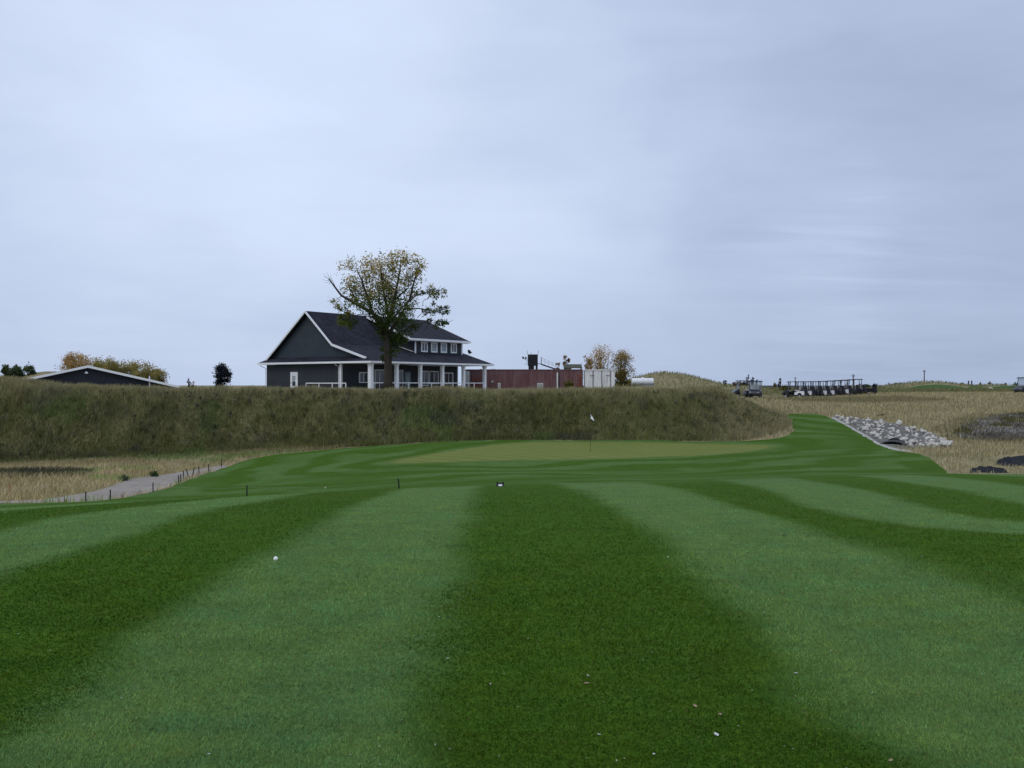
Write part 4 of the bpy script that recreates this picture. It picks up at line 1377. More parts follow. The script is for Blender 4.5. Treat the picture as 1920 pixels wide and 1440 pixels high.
g1 = 'autumn trees in the grove behind the shed'
for k, (px, top, w, pal, lab) in enumerate([
    (132, 663, 46, AUT, 'tallest pinkish brown autumn tree left of the shed peak'),
    (156, 667, 46, AUT, 'pinkish autumn tree just left of the shed peak'),
    (182, 670, 46, OCH, 'ochre tree rising right behind the shed peak'),
    (205, 673, 46, OCH, 'ochre tree behind the right slope of the shed roof'),
    (230, 676, 48, OCH, 'spiky ochre tree midway along the right slope of the shed roof'),
    (253, 678, 48, OCH, 'olive ochre tree past the middle of the right shed roof'),
    (275, 683, 46, OCH, 'rounded ochre tree near the shed vent pipe'),
    (295, 691, 44, OCH, 'low ochre tree at the right end of the grove')]):
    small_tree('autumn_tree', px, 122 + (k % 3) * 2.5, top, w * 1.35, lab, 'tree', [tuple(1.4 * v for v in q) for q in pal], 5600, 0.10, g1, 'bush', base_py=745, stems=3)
g2 = 'dark green trees left of the shed'
for px, top, w, lab in [(13, 686, 38, 'rounded dark green tree at the left edge of the picture'), (33, 683, 34, 'low dark green tree, middle one of the left group'), (54, 686, 42, 'broad dark green tree nearest the shed')]:
    small_tree('evergreen_tree', px, 118, top, w, lab, 'tree', [tuple(1.25 * v for v in q) for q in GRN], 2200, 0.13, g2, 'bush', base_py=735)
small_tree('young_spruce', 415, 104, 683, 40, 'lone dark purplish tree between the shed and the clubhouse', 'tree', DRK, 3200, 0.10, None, 'round', base_py=736)
small_tree('shrub', 354, 104, 706, 12, 'tiny dark thin shrub left of the lone purplish tree', 'shrub', DRK, 160, 0.08, None, 'upright', base_py=732)
small_tree('shrub', 362, 100, 716, 26, 'low tan dry shrub below the lone purplish tree', 'shrub', BRN, 260, 0.08, None, 'bush', base_py=734)

g3 = 'autumn trees behind the white container'
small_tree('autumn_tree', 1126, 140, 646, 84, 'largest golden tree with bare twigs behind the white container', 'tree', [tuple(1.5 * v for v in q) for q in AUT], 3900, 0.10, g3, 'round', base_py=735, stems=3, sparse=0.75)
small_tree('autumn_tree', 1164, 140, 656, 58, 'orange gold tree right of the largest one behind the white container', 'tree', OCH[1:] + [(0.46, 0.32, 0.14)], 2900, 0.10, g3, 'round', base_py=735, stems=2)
small_tree('autumn_tree', 1103, 142, 662, 30, 'thin pale tree at the left of the golden group', 'tree', BRN, 1100, 0.13, g3, 'round', base_py=735, stems=2)
small_tree('autumn_tree', 1062, 138, 663, 26, 'small brownish tree rising behind the maroon containers', 'tree', BRN + [(0.32, 0.24, 0.12)], 1300, 0.13, g3, 'upright', base_py=735, stems=2)
small_tree('autumn_tree', 1047, 138, 679, 22, 'lowest brownish tree where the conveyor ends', 'tree', BRN, 900, 0.13, g3, 'bush', base_py=735)
small_tree('autumn_shrub', 1168, 132, 694, 40, 'mustard brown bush right of the white container', 'shrub', [(0.095, 0.090, 0.026), (0.145, 0.122, 0.034), (0.20, 0.14, 0.05)], 2400, 0.14, None, 'bush', base_py=738)
small_tree('autumn_shrub', 1068, 112, 713, 22, 'yellow green bush in front of the maroon containers', 'shrub', [(0.08, 0.085, 0.02), (0.15, 0.135, 0.03), (0.19, 0.16, 0.04)], 700, 0.10, None, 'bush', base_py=740)

g4 = 'shrubs beyond the parked carts'
for px, d, top, w, sh, pal, lab in [
    (1402, 172, 702, 14, 'upright', DRK, 'tallest blackish shrub on the dirt heap behind the carts'),
    (1411, 172, 706, 10, 'upright', DRK, 'dark shrub right of the tallest one on the dirt heap'),
    (1419, 175, 711, 8, 'upright', GRN, 'small grey green shrub right of the dirt heap'),
    (1360, 170, 711, 10, 'bush', DRK, 'low dark shrub left of the dirt heap'),
    (1463, 190, 708, 12, 'upright', DRK, 'grey pointed shrub on the horizon left of the cart row'),
    (1453, 195, 715, 8, 'bush', BRN, 'low brownish shrub left of the grey pointed one'),
    (1470, 150, 722, 26, 'bush', [(0.06, 0.07, 0.02), (0.12, 0.11, 0.03), (0.15, 0.11, 0.03)], 'yellow green bush just left of the cart row'),
    (1625, 190, 719, 16, 'bush', GRN, 'dark green bush behind the right end of the cart row'),
    (1640, 195, 719, 12, 'bush', DRK, 'dark bush above the dark barrel'),
    (1608, 82, 773, 16, 'bush', GRN, 'dark green bush at the top end of the rock bank'),
    (1652, 79, 777, 20, 'bush', GRN + [(0.06, 0.08, 0.03)], 'mid green bush above the middle of the rock bank')]:
    small_tree('shrub', px, d, top, w, lab, 'shrub', pal, 420, 0.10 if d > 100 else 0.07, g4 if d > 100 else None, sh)
rng2 = random.Random(5)
g5 = 'distant bushes along the right horizon'
for px, top in [(1668, 718), (1678, 717), (1688, 718), (1699, 718), (1712, 717), (1792, 716), (1806, 715), (1838, 716), (1858, 717), (1885, 717), (1905, 716)]:
    t = small_tree('distant_bush', px, 260, top, rng2.uniform(8, 14), 'far small grey green bush on the right horizon', 'bush', GRN + [(0.06, 0.055, 0.045)], 130, 0.2, g5, 'bush')

# weeds by the path
for px, d, lab in [(289, 53.6, 'bright green weed clump at the bend of the gravel path'), (232, 51.2, 'pale green weed clump on the far verge of the path')]:
    small_tree('weed_clump', px, d, 0, 1, lab, 'weed', GRN, 10) if False else None
    p = G(px, d)
    T = empty('weed_clump', p, 0, lab, 'weed')
    V, cc = blob_leaves([(0, 0, 0.15, 0.16, 1), (0.12, 0, 0.1, 0.13, 1), (-0.13, 0.03, 0.1, 0.13, 1)], 240, 0.05, lambda c, k: np.tile(np.array([[0.035, 0.085, 0.025]]) if px > 250 else np.array([[0.09, 0.12, 0.07]]), (len(c), 1)), 6, 0.7)
    leaf_obj('foliage', V, cc, T)
    MB().tube([(0, 0, -0.03), (0.01, 0, 0.2)], [0.012, 0.006], 5).build('stem', M['bark'], T)

# ------------------------------------------------------------------ tank, container, tower
def plant_yard():
    d = 120.0
    k = d / F
    x0, x1 = (868 - CX) * k, (1046 - CX) * k
    g = h1((x0 + x1) / 2, d)
    top = zat(692.5, d)
    Hc = top - g
    def box_container(xa, xb, lab):
        L = (xb - xa) / 2
        T = empty('cargo_container', ((xa + xb) / 2, d, g), 0, lab, 'container')
        prof = []
        n = max(3, int(2 * L / 0.30)); p = (2 * L - 0.3) / n
        for i in range(n):
            a = -L + 0.15 + i * p
            prof += [(a, 0.02), (a + 0.25 * p, 0.02), (a + 0.42 * p, 0.06), (a + 0.75 * p, 0.06), (a + 0.92 * p, 0.02)]
        prof += [(L - 0.15, 0.02), (L - 0.15, 2.40), (-L + 0.15, 2.40)]
        MB().prism(prof, 2, 0.14, Hc - 0.11).build('side_panels', M['rust'], T)
        MB().box(-L, L, -0.012, 2.43, Hc - 0.108, Hc).build('top_rail', M['rust_rail'], T)
        MB().box(-L, L, -0.012, 2.43, -0.3, 0.138).build('bottom_rail', M['rust_rail'], T)
        for sx in (-1, 1):
            MB().box(sx * (L - 0.074) - 0.074, sx * (L - 0.074) + 0.074, -0.008, 2.425, 0.14, Hc - 0.11).build('corner_post', M['rust_rail'], T)
        return T, L
    T, L = box_container(x0, x1, 'long rusty maroon cargo container lying right of the porch')
    MB().box(-L + 0.16, -L + 0.80, -0.05, -0.015, 0.16, Hc - 0.2).build('end_panel', M['white_dull'], T)
    c = MB()
    for i in range(6):
        c.tube([(-L + 1.25, -0.06, 0.35 + i * 0.26), (-L + 1.75, -0.06, 0.35 + i * 0.26)], 0.05, 6)
    c.tube([(-L + 1.22, -0.06, 0.2), (-L + 1.22, -0.06, 1.8)], 0.035, 6)
    c.tube([(-L + 1.78, -0.06, 0.2), (-L + 1.78, -0.06, 1.8)], 0.035, 6)
    c.build('ladder', M['orange_coil'], T)
    for a, wdt in ((-L * 0.36, 0.28), (-L * 0.62, 0.12)):
        MB().box(a - wdt, a + wdt, 0.3, 0.7, Hc + 0.002, Hc + 0.06).build('roof_patch', M['white_dull'], T)
    MB().box(-L * 0.36 - 0.25, -L * 0.36 + 0.05, -0.03, -0.013, 1.15, 1.4).build('label_plate', M['concrete_grey'], T)
    a0, a1 = (1049 - CX) * k, (1093 - CX) * k
    S, L2 = box_container(a0, a1, 'short rusty maroon cargo container beside the white one')
    c = MB()
    for i in range(8):
        c.tube([(L2 - 0.55, -0.07, 0.1 + i * 0.28), (L2 - 0.20, -0.07, 0.1 + i * 0.28)], 0.03, 5)
    for xx in (L2 - 0.56, L2 - 0.19):
        c.tube([(xx, -0.07, -0.2), (xx, -0.07, 2.2)], 0.03, 5)
    c.build('ladder', M['orange_coil'], S)
    # white downpipe at the joint
    xw = (1045 - CX) * k
    p = MB(); p.tube([(0, 0, -0.3), (0, 0, 2.1), (0.02, 0.2, 2.3)], 0.09, 10)
    tag(p.build('vent_stack', M['white_dull']), 'pale upright pipe between the two maroon containers', 'pipe').location = (xw, d - 0.15, g)
    # container
    c0, c1 = (1095 - CX) * k, (1152 - CX) * k
    Cn = empty('cargo_container', ((c0 + c1) / 2, d - 0.5, g), R(-3), 'white ribbed cargo container, streaked and stained, right of the maroon ones', 'container')
    Hc = zat(693, d) - g; hw = (c1 - c0) / 2
    MB().box(-hw, hw, 0, 2.4, 0.05, Hc).build('body', M['stained_white'], Cn)
    for i in range(8):
        a = -hw + 2 * hw * i / 7
        MB().box(max(-hw, a - 0.05), min(hw, a + 0.05), -0.06, -0.003, 0.08, Hc - 0.02).build('rib', M['white_dull'] if i % 2 else M['grey_steel'], Cn)
    MB().box(-hw - 0.01, hw + 0.01, -0.085, -0.065, Hc - 0.12, Hc + 0.01).build('top_rail', M['white_dull'], Cn)
    for a in (-hw * 0.62, hw * 0.42):
        MB().box(a, a + 0.5, -0.10, -0.07, Hc - 0.72, Hc - 0.66).build('lock_bar', M['grey_steel'], Cn)
    for i in range(4):
        a = -hw + 0.15 + i * (2 * hw - 0.3) / 3
        MB().tube([(a, 0.1, Hc), (a, 0.1, Hc + random.uniform(0.5, 0.9))], 0.025, 5).build('rail_post', M['grey_steel'], Cn)
    # dark metal roof over the second tank
    rr = MB()
    ra, rb = (1058 - CX) * k, (1093 - CX) * k
    rr.slab([(ra, d + 1.0, zat(689, d)), (rb, d + 1.0, zat(689, d)), (rb, d + 2.6, zat(682, d)), (ra, d + 2.6, zat(682, d))], 0.08)
    for xx in (ra + 0.1, rb - 0.1):
        for yy, pz in ((d + 1.1, 689), (d + 2.5, 682)):
            rr.tube([(xx, yy, g - 0.2), (xx, yy, zat(pz, d) - 0.05)], 0.04, 6)
    tag(rr.build('canopy_roof', mat('canopy_olive', (0.055, 0.060, 0.035), 0.8, 0.2)), 'low dark olive lean-to roof on posts above the short maroon containers', 'lean-to')
    # tower
    xt = (999.5 - CX) * k
    tt_, tb = zat(664, d), zat(694, d)
    Tw = empty('loading_tower', (xt, d + 1.6, g), 0, 'black boxy tower standing above the long maroon containers', 'tower')
    hb = 0.60
    zt, zb = tt_ - g, tb - g
    m = MB()
    m.box(-hb, hb, -0.6, 0.6, zb + 0.55, zt)
    m.box(-hb + 0.08, 0.15, -0.55, 0.55, zb - 0.5, zb + 0.55)
    m.box(0.35, hb - 0.02, -0.55, 0.55, zb - 0.5, zb + 0.55)
    m.build('cabin', M['black_steel'], Tw)
    for sx in (-1, 1):
        for sy in (-1, 1):
            MB().tube([(sx * hb * 0.9, sy * 0.5, -0.3), (sx * hb * 0.9, sy * 0.5, zb - 0.3)], 0.06, 6).build('leg', M['black_steel'], Tw)
    for a, hgt, lean in ((-hb, 0.50, -0.12), (hb, 0.5, 0.10), (-0.2, 0.2, 0)):
        MB().tube([(a, -0.5, zt - 0.05), (a + lean, -0.5, zt + hgt)], 0.025, 5).build('antenna', M['grey_steel'], Tw)
    b = MB(); b.tube([(-hb + 0.05, -0.4, zt - 0.55), (-hb - 0.62, -0.4, zt - 0.52)], 0.04, 6)
    b.tube([(-hb + 0.05, -0.4, zt - 0.95), (-hb - 0.35, -0.4, zt - 0.56)], 0.025, 5)
    b.tube([(-hb + 0.05, -0.4, zt - 1.15), (-hb - 0.4, -0.4, zt - 1.15)], 0.025, 5)
    b.build('bracket', M['black_steel'], Tw)
    for a, s in ((-hb - 0.58, 0.13), (-hb - 0.25, 0.11)):
        MB().tube([(a, -0.52, zt - 0.38), (a, -0.28, zt - 0.38)], s, 10).build('floodlight', M['black'], Tw)
    MB().box(hb, hb + 0.42, -0.4, 0.4, zt - 1.16, zt - 1.09).build('landing', M['black_steel'], Tw)
    # conveyor
    xe = (1043 - CX) * k - xt
    ze = zat(691.5, d) - g
    cv = MB()
    a = Vector((hb + 0.42, 0, zt - 1.15)); e = Vector((xe, 0, ze))
    dv = (e - a); ang = math.atan2(dv.z, dv.x)
    Tm = Matrix.Translation(a) @ Matrix.Rotation(-ang, 4, 'Y')
    cv.box(0, dv.length, -0.35, 0.35, -0.10, 0.04, Tm)
    wk = cv.build('walkway', M['black_steel'], Tw)
    hr = MB()
    for q in (0.42, 0.72):
        hr.tube([a + Vector((0, -0.33, q)), e + Vector((0, -0.33, q * 0.8))], 0.014, 5)
    for i in range(5):
        p = a + dv * (i / 4)
        hr.tube([p + Vector((0, -0.33, 0)), p + Vector((0, -0.33, 0.72 if i else 0.85))], 0.05 if i == 0 else 0.016, 5)
    hr.build('handrail', M['grey_steel'], wk)
    # electrical boxes at the foot
    for px, w, lab in ((936, 5, 'small pale utility box at the foot of the long maroon container, left one'), (1013, 11, 'wider pale utility box at the foot of the long maroon container below the tower')):
        xx = (px - CX) / F * 112
        B = empty('utility_box', (xx, 112, h1(xx, 112)), 0, lab, 'utility box')
        MB().box(-w / 34, w / 34, -0.15, 0.15, -0.05, zat(718.5, 112) - h1(xx, 112)).build('cabinet', M['white_dull'], B, bevel=0.01)
        MB().box(-w / 34 + 0.02, w / 34 - 0.02, -0.165, -0.152, 0.2, zat(719.5, 112) - h1(xx, 112)).build('door', M['concrete_grey'], B)
    # white water tank
    dw = 116.0; kw = dw / F
    xw = (1205 - CX) * kw; gw = h1(xw, dw)
    Wt = empty('water_tank', (xw, dw, gw), 0, 'small white plastic tank with a lid on the gravel yard', 'tank')
    hw = 20.5 * kw; zt = zat(709, dw) - gw; zb = zat(721.5, dw) - gw
    rr_ = (zt - zb) / 2
    m = MB()
    prof = [(-hw, rr_ * 0.72), (-hw + 0.06, rr_ * 0.93), (-hw + 0.16, rr_), (hw - 0.16, rr_), (hw - 0.06, rr_ * 0.93), (hw, rr_ * 0.72)]
    m.tube([(a, 0, (zt + zb) / 2) for a, _ in prof], [b * 1.0 for _, b in prof], 24)
    m.build('shell', M['tank_white'], Wt, smooth=True)
    MB().tube([(0, 0, zt - 0.03), (0, 0, zt + 0.14)], 0.16, 14).build('lid', M['tank_white'], Wt)
    for a in (-hw * 0.5, hw * 0.5, 0.0):
        b = MB(); b.tube([(a - 0.03, 0, (zt + zb) / 2), (a + 0.03, 0, (zt + zb) / 2)], rr_ + 0.015, 24); b.build('band', M['white_dull'], Wt)
    MB().box(-hw, hw, -0.4, 0.4, -0.1, zb + 0.1).build('skid', M['grey_steel'], Wt)


plant_yard()

# ------------------------------------------------------------------ golf carts
def make_cart(body, cowl, seat, roofm, name='golf_cart'):
    K = empty(name, (0, 0, 0), 0)
    m = MB()
    m.prism([(-1.15, 0.32), (-1.2, 0.55), (-1.12, 0.74), (-0.85, 0.80), (-0.35, 0.74), (-0.15, 0.62), (-0.12, 0.40), (-0.42, 0.36), (-0.50, 0.52), (-0.66, 0.60), (-0.84, 0.55), (-0.93, 0.36)], 1, -0.58, 0.58)
    m.build('rear_body', body, K, bevel=0.02)
    MB().prism([(-0.95, 0.26), (1.0, 0.26), (1.0, 0.33), (-0.95, 0.33)], 1, -0.52, 0.52).build('chassis', M['black'], K)
    m = MB()
    m.prism([(0.52, 0.34), (0.60, 0.40), (0.72, 0.55), (0.92, 0.56), (1.04, 0.38), (1.22, 0.38), (1.24, 0.55), (1.10, 0.72), (0.78, 0.92), (0.62, 0.95), (0.56, 0.80)], 1, -0.56, 0.56)
    cw = m.build('front_cowl', cowl, K, bevel=0.03)
    for s in (-1, 1):
        MB().box(1.10, 1.20, s * 0.40 - 0.07, s * 0.40 + 0.07, 0.60, 0.68).build('headlight', M['chrome'], cw)
    MB().box(-0.66, -0.14, -0.55, 0.55, 0.79, 0.92).build('seat', seat, K, bevel=0.03)
    T = Matrix.Translation((-0.70, 0, 0.92)) @ Matrix.Rotation(R(-8), 4, 'Y')
    MB().box(-0.06, 0.06, -0.54, 0.54, 0.02, 0.42, T).build('seat_back', seat, K, bevel=0.03)
    m = MB()
    m.prism([(-0.95, 1.80), (0.62, 1.80), (0.72, 1.76), (0.60, 1.86), (-0.9, 1.87), (-1.02, 1.78)], 1, -0.60, 0.60)
    m.build('roof', roofm, K, bevel=0.01)
    for s in (-1, 1):
        MB().tube([(0.66, s * 0.53, 0.86), (0.50, s * 0.53, 1.80)], 0.035, 6).build('roof_post', M['black'], K)
        MB().tube([(-0.86, s * 0.53, 0.78), (-0.82, s * 0.53, 1.80)], 0.035, 6).build('roof_post', M['black'], K)
    m = MB()
    m.add([(0.655, -0.50, 0.93), (0.655, 0.50, 0.93), (0.515, 0.50, 1.76), (0.515, -0.50, 1.76), (0.645, -0.50, 0.93), (0.645, 0.50, 0.93), (0.505, 0.50, 1.76), (0.505, -0.50, 1.76)],
          [(0, 1, 2, 3), (7, 6, 5, 4), (0, 4, 5, 1), (1, 5, 6, 2), (2, 6, 7, 3), (3, 7, 4, 0)])
    m.build('windscreen', M['windscreen'], K)
    sw = MB()
    ring = [(0.30 + 0.06 * math.sin(t), 0.28 + 0.17 * math.cos(t), 1.05 + 0.15 * math.sin(t)) for t in [2 * math.pi * i / 14 for i in range(15)]]
    sw.tube(ring, 0.016, 5)
    sw.tube([(0.56, 0.28, 0.80), (0.30, 0.28, 1.05)], 0.02, 5)
    sw.build('steering_wheel', M['black'], K)
    for s in (-1, 1):
        for xx in (-0.68, 0.82):
            w = MB(); w.tube([(xx, s * 0.44, 0.22), (xx, s * 0.60, 0.22)], 0.22, 18)
            wo = w.build('wheel', M['rubber'], K, bevel=0.015)
            MB().tube([(xx, s * 0.605, 0.22), (xx, s * 0.615, 0.22)], 0.13, 14).build('rim', M['chrome'], wo)
    b = MB(); b.box(-1.42, -1.16, -0.45, 0.45, 0.42, 0.60)
    for s in (-0.25, 0.22):
        b.tube([(-1.30, s, 0.55), (-1.20, s, 1.25)], [0.12, 0.13], 10)
    b.build('bag_well', M['black'], K)
    return K


cart_w = make_cart(M['cart_white'], M['cart_dark'], M['seat_pale'], M['canopy'])
cart_b = make_cart(M['cart_dark'], M['cart_dark'], M['seat_pale'], M['canopy'])
gC = 'golf carts parked in a row'
used_w, used_b = [False], [False]


def place_cart(px, d, rz, white, label, group=None):
    proto, used = (cart_w, used_w) if white else (cart_b, used_b)
    o = proto if not used[0] else copy_tree(proto)
    used[0] = True
    x, y = P(px, d)
    # stand on the slope: the ground under the middle of the cart
    e = 0.8
    zx = (h1(x + e, y) - h1(x - e, y)) / (2 * e); zy = (h1(x, y + e) - h1(x, y - e)) / (2 * e)
    nrm = Vector((-zx, -zy, 1)).normalized()
    q = Vector((0, 0, 1)).rotation_difference(nrm) @ Matrix.Rotation(rz, 3, 'Z').to_quaternion()
    o.location = (x, y, h1(x, y))
    o.scale = (1.1, 1.1, 1.1)
    o.rotation_euler = q.to_euler()
    tag(o, label, 'golf cart', group)
    return o


row = [(1, 'white golf cart at the left end of the parked row'), (1, 'white golf cart second from the left end of the row'), (0, 'black golf cart third from the left end of the row'),
       (1, 'white golf cart fourth from the left end of the row'), (1, 'white golf cart in the very middle of the row'), (0, 'black golf cart fourth from the right end of the row'),
       (1, 'white golf cart third from the right end of the row'), (0, 'black golf cart next to last at the right end of the row'), (0, 'black golf cart last at the right end of the row, beside the trailer')]
for k, (wh, lab) in enumerate(row):
    cx, cy = (1487 - CX) / F * 122 + 0.82 * 1.43 * k, 121.5 + 0.57 * 1.43 * k
    place_cart(cx / cy * F + CX, cy, R(151 + random.uniform(-4, 4)), wh, lab, gC)
place_cart(1393, 117.5, R(188), 0, 'black golf cart half hidden by the bank, left of its twin', 'pair of carts beside the bank end')
place_cart(1416, 116.0, R(250), 0, 'black golf cart facing the camera right beside the bank end', 'pair of carts beside the bank end')
place_cart(1924, 118, R(200), 1, 'white golf cart cut off at the right edge of the picture')


def trailer():
    x, y = P(1624, 130); g = h1(x, y)
    T = empty('utility_trailer', (x, y, g), R(4), 'low black utility trailer at the right end of the cart row', 'trailer')
    MB().box(-0.8, 0.8, -0.55, 0.55, 0.35, 0.42).build('bed', M['black_steel'], T)
    for a in ((-0.8, 0.8, -0.55, -0.50), (-0.8, 0.8, 0.50, 0.55), (-0.8, -0.75, -0.49, 0.49), (0.75, 0.8, -0.49, 0.49)):
        MB().box(*a, 0.425, 0.80).build('side_panel', M['black_steel'], T)
    for s in (-1, 1):
        w = MB(); w.tube([(0, s * 0.57, 0.22), (0, s * 0.70, 0.22)], 0.22, 16); wo = w.build('wheel', M['rubber'], T)
        MB().tube([(0, s * 0.705, 0.22), (0, s * 0.712, 0.22)], 0.11, 12).build('rim', M['chrome'], wo)
    MB().tube([(-0.8, 0, 0.36), (-1.4, 0, 0.30), (-1.4, 0, 0.0)], 0.03, 6).build('hitch', M['black_steel'], T)
    x, y = P(1640, 128); g = h1(x, y)
    B = empty('waste_barrel', (x, y, g), 0, 'dark upright barrel standing right of the cart row', 'barrel')
    b = MB(); b.tube([(0, 0, 0), (0, 0, 0.05), (0, 0, 0.5), (0, 0, 0.95), (0, 0, 1.0)], [0.27, 0.29, 0.31, 0.29, 0.29], 18); b.build('drum', M['black'], B, smooth=False)
    for z in (0.3, 0.68):
        c = MB(); c.tube([(0, 0, z), (0, 0, z + 0.04)], 0.325, 18); c.build('rib', M['black_steel'], B)


trailer()

# dirt heap debris
for k, (dx, lab) in enumerate([(-0.7, 'reddish scrap pieces lying on the left of the dirt heap'), (0.3, 'reddish scrap pieces lying on top of the dirt heap'), (1.2, 'dark scrap pieces on the right of the dirt heap')]):
    x, y = P(1385, 164); x += dx
    m = MB()
    D = empty('scrap_pile', (x, y, h1(x, y)), random.uniform(0, 3), lab, 'scrap')
    for j in range(4):
        T = Matrix.Translation((random.uniform(-.35, .35), random.uniform(-.3, .3), 0.1)) @ Matrix.Rotation(random.uniform(-.8, .8), 4, 'X') @ Matrix.Rotation(random.uniform(-.8, .8), 4, 'Y')
        MB().box(-0.18, 0.16, -0.12, 0.12, -0.1, random.uniform(0.25, 0.6), T).build('scrap_piece', M['debris'] if k < 2 else M['black'], D)

# utility poles
for px, d, top, lab in [(1733, 330, 693.5, 'wooden utility pole rising behind the green mound on the right'), (1600, 300, 702, 'utility pole behind the right end of the cart row'), (1491, 420, 707, 'faint far utility pole above the left end of the cart row')]:
    x, y = P(px, d)
    g = h1(x, y); hgt = zat(top, d) - g
    U = empty('utility_pole', (x, y, g), R(20), lab, 'utility pole')
    MB().tube([(0, 0, -0.3), (0, 0, hgt)], [0.20, 0.15], 8).build('post', M['wood_pole'], U)
    MB().box(-0.6, 0.6, -0.06, 0.06, hgt - 0.55, hgt - 0.40).build('crossarm', M['wood_pole'], U)
    for s in (-0.5, 0.5):
        MB().tube([(s, 0, hgt - 0.40), (s, 0, hgt - 0.22)], 0.05, 6).build('insulator', M['grey_steel'], U)
g6 = 'posts on the right skyline'
for px, lab in ((1816, 'left one of two short dark posts on the right skyline'), (1822, 'right one of two short dark posts on the right skyline')):
    x, y = P(px, 215); g = h1(x, y)
    U = empty('marker_post', (x, y, g), 0, lab, 'post', g6)
    MB().tube([(0, 0, -0.2), (0, 0, zat(714.5, 215) - g)], 0.14, 8).build('post', M['stake'], U)
    MB().tube([(0, 0, zat(714.5, 215) - g), (0, 0, zat(713.8, 215) - g)], 0.17, 8).build('cap', M['black'], U)

# ------------------------------------------------------------------ flag, stakes, rope, balls, marker
def flagstick():
    p = G(1107, 57.0)
    Fg = empty('flagstick', p, 0, 'flagstick with a drooping white flag standing in the putting green', 'flag')
    top = zat(777, 57.0) - p.z
    MB().tube([(0, 0, -0.1), (0, 0, top)], [0.014, 0.010], 8).build('pole', M['pole'], Fg)
    MB().tube([(0, 0, top), (0, 0, top + 0.02)], 0.016, 8).build('finial', M['white'], Fg)
    n, mrows = 9, 8
    vs, fs = [], []
    for i in range(n):
        t = i / (n - 1)
        for j in range(mrows):
            s = j / (mrows - 1)
            x = 0.012 + 0.22 * t * (0.75 + 0.25 * s)
            z = top - 0.02 - 0.27 * s * (0.55 + 0.45 * (1 - t)) - 0.22 * t ** 1.2
            vs.append((x, 0.035 * math.sin(5 * t + 2 * s), z))
    for i in range(n - 1):
        for j in range(mrows - 1):
            a = i * mrows + j
            fs.append((a, a + 1, a + mrows + 1, a + mrows))
    m = MB(); m.add(vs, fs)
    o = m.build('flag', M['flag'], Fg, smooth=True)
    sm = o.modifiers.new('thick', 'SOLIDIFY'); sm.thickness = 0.004
    MB().box(0.012, 0.09, -0.022, -0.004, top - 0.345, top - 0.262).build('flag_patch', M['black'], Fg)


flagstick()


def make_stake(m, hgt, r=0.022):
    S = empty('rope_stake', (0, 0, 0), 0)
    MB().tube([(0, 0, -0.08), (0, 0, hgt)], r, 8).build('post', m, S)
    MB().tube([(0, 0, hgt), (0, 0, hgt + 0.02)], r * 1.3, 8).build('cap', m, S)
    return S


proto = make_stake(M['stake'], 0.39, 0.026)
gS = 'dark rope stakes along the mown edge and path'
stakes = [(463, 37.0, 0, 0, 'thick dark stake in the turf left of centre, holding the rope'), (749, 34.0, -6, 0, 'dark leaning stake nearest the fairway middle, at the right end of the rope'),
          (161, 40.9, 0, 0, 'leftmost dark stake at the near edge of the gravel path'), (207, 41.5, 0, 0, 'second dark stake from the left along the gravel path'),
          (287, 44.6, 0, 0, 'lone dark stake beside the widest part of the gravel path'), (335, 48.6, 0, 0, 'nearest of the three stakes close together at the path bend'),
          (339, 49.3, 0, 0, 'middle one of the three close stakes at the path bend'), (344, 50.6, 0, 0, 'farthest and tallest of the three close stakes at the path bend'),
          (353, 53.0, -14, 0, 'dark stake tilted sideways beyond the path bend'), (361, 53.6, 12, 0, 'dark stake leaning the other way beyond the path bend'),
          (373, 54.5, 0, 0, 'short dark stake past the two leaning ones'), (391, 56.3, 0, 0, 'second last dark stake up the gravel path'), (415, 58.4, 0, 0, 'last dark stake where the path meets the tan slope')]
tops = {}
for i, (px, d, ry, rx, lab) in enumerate(stakes):
    o = proto if i == 0 else copy_tree(proto)
    o.location = G(px, d, 0.0)
    o.rotation_euler = (R(rx), R(ry), 0)
    if px in (344,): o.scale = (1, 1, 1.15)
    tag(o, lab, 'stake', gS)
    tops[px] = o.matrix_basis @ Vector((0, 0, 0.34))
so = make_stake(M['stake_orange'], 0.42, 0.02)
so.name = 'hazard_stake'
so.location = G(19, 44.5); tag(so, 'orange red hazard stake in the tan grass at the far left', 'stake')
MB2 = MB()
chain = [287, 463, 749]
for a, b in zip(chain[:-1], chain[1:]):
    A, B = tops[a], tops[b]
    pts = []
    for i in range(13):
        t = i / 12
        p = A.lerp(B, t); p.z -= 0.10 * 4 * t * (1 - t)
        pts.append(p)
    MB2.tube(pts, 0.0045, 5)
tag(MB2.build('rope', M['rope']), 'thin pale rope strung low between the dark stakes', 'rope')


def ball(px, d, lab):
    p = G(px, d)
    bm = bmesh.new()
    bmesh.ops.create_icosphere(bm, subdivisions=4, radius=0.0205)
    me = bpy.data.meshes.new('golf_ball'); bm.to_mesh(me); bm.free()
    me.polygons.foreach_set('use_smooth', [True] * len(me.polygons))
    m = bpy.data.materials.new('dimpled_white'); m.use_nodes = True
    t = NT(m.node_tree)
    tc = t.n('ShaderNodeTexCoord').outputs['Object']
    vo = t.n('ShaderNodeTexVoronoi', {'Vector': tc, 'Scale': 260.0})
    pr = t.n('ShaderNodeBsdfPrincipled', {'Base Color': (0.85, 0.85, 0.83), 'Roughness': 0.35})
    t.set(pr, 'Normal', t.n('ShaderNodeBump', {'Strength': 0.4, 'Distance': 0.001, 'Height': vo.outputs['Distance']}).outputs[0])
    t.n('ShaderNodeOutputMaterial', {'Surface': pr.outputs[0]})
    me.materials.append(m)
    o = bpy.data.objects.new('golf_ball', me); C.objects.link(o)
    o.location = p + Vector((0, 0, 0.018))
    tag(o, lab, 'golf ball')


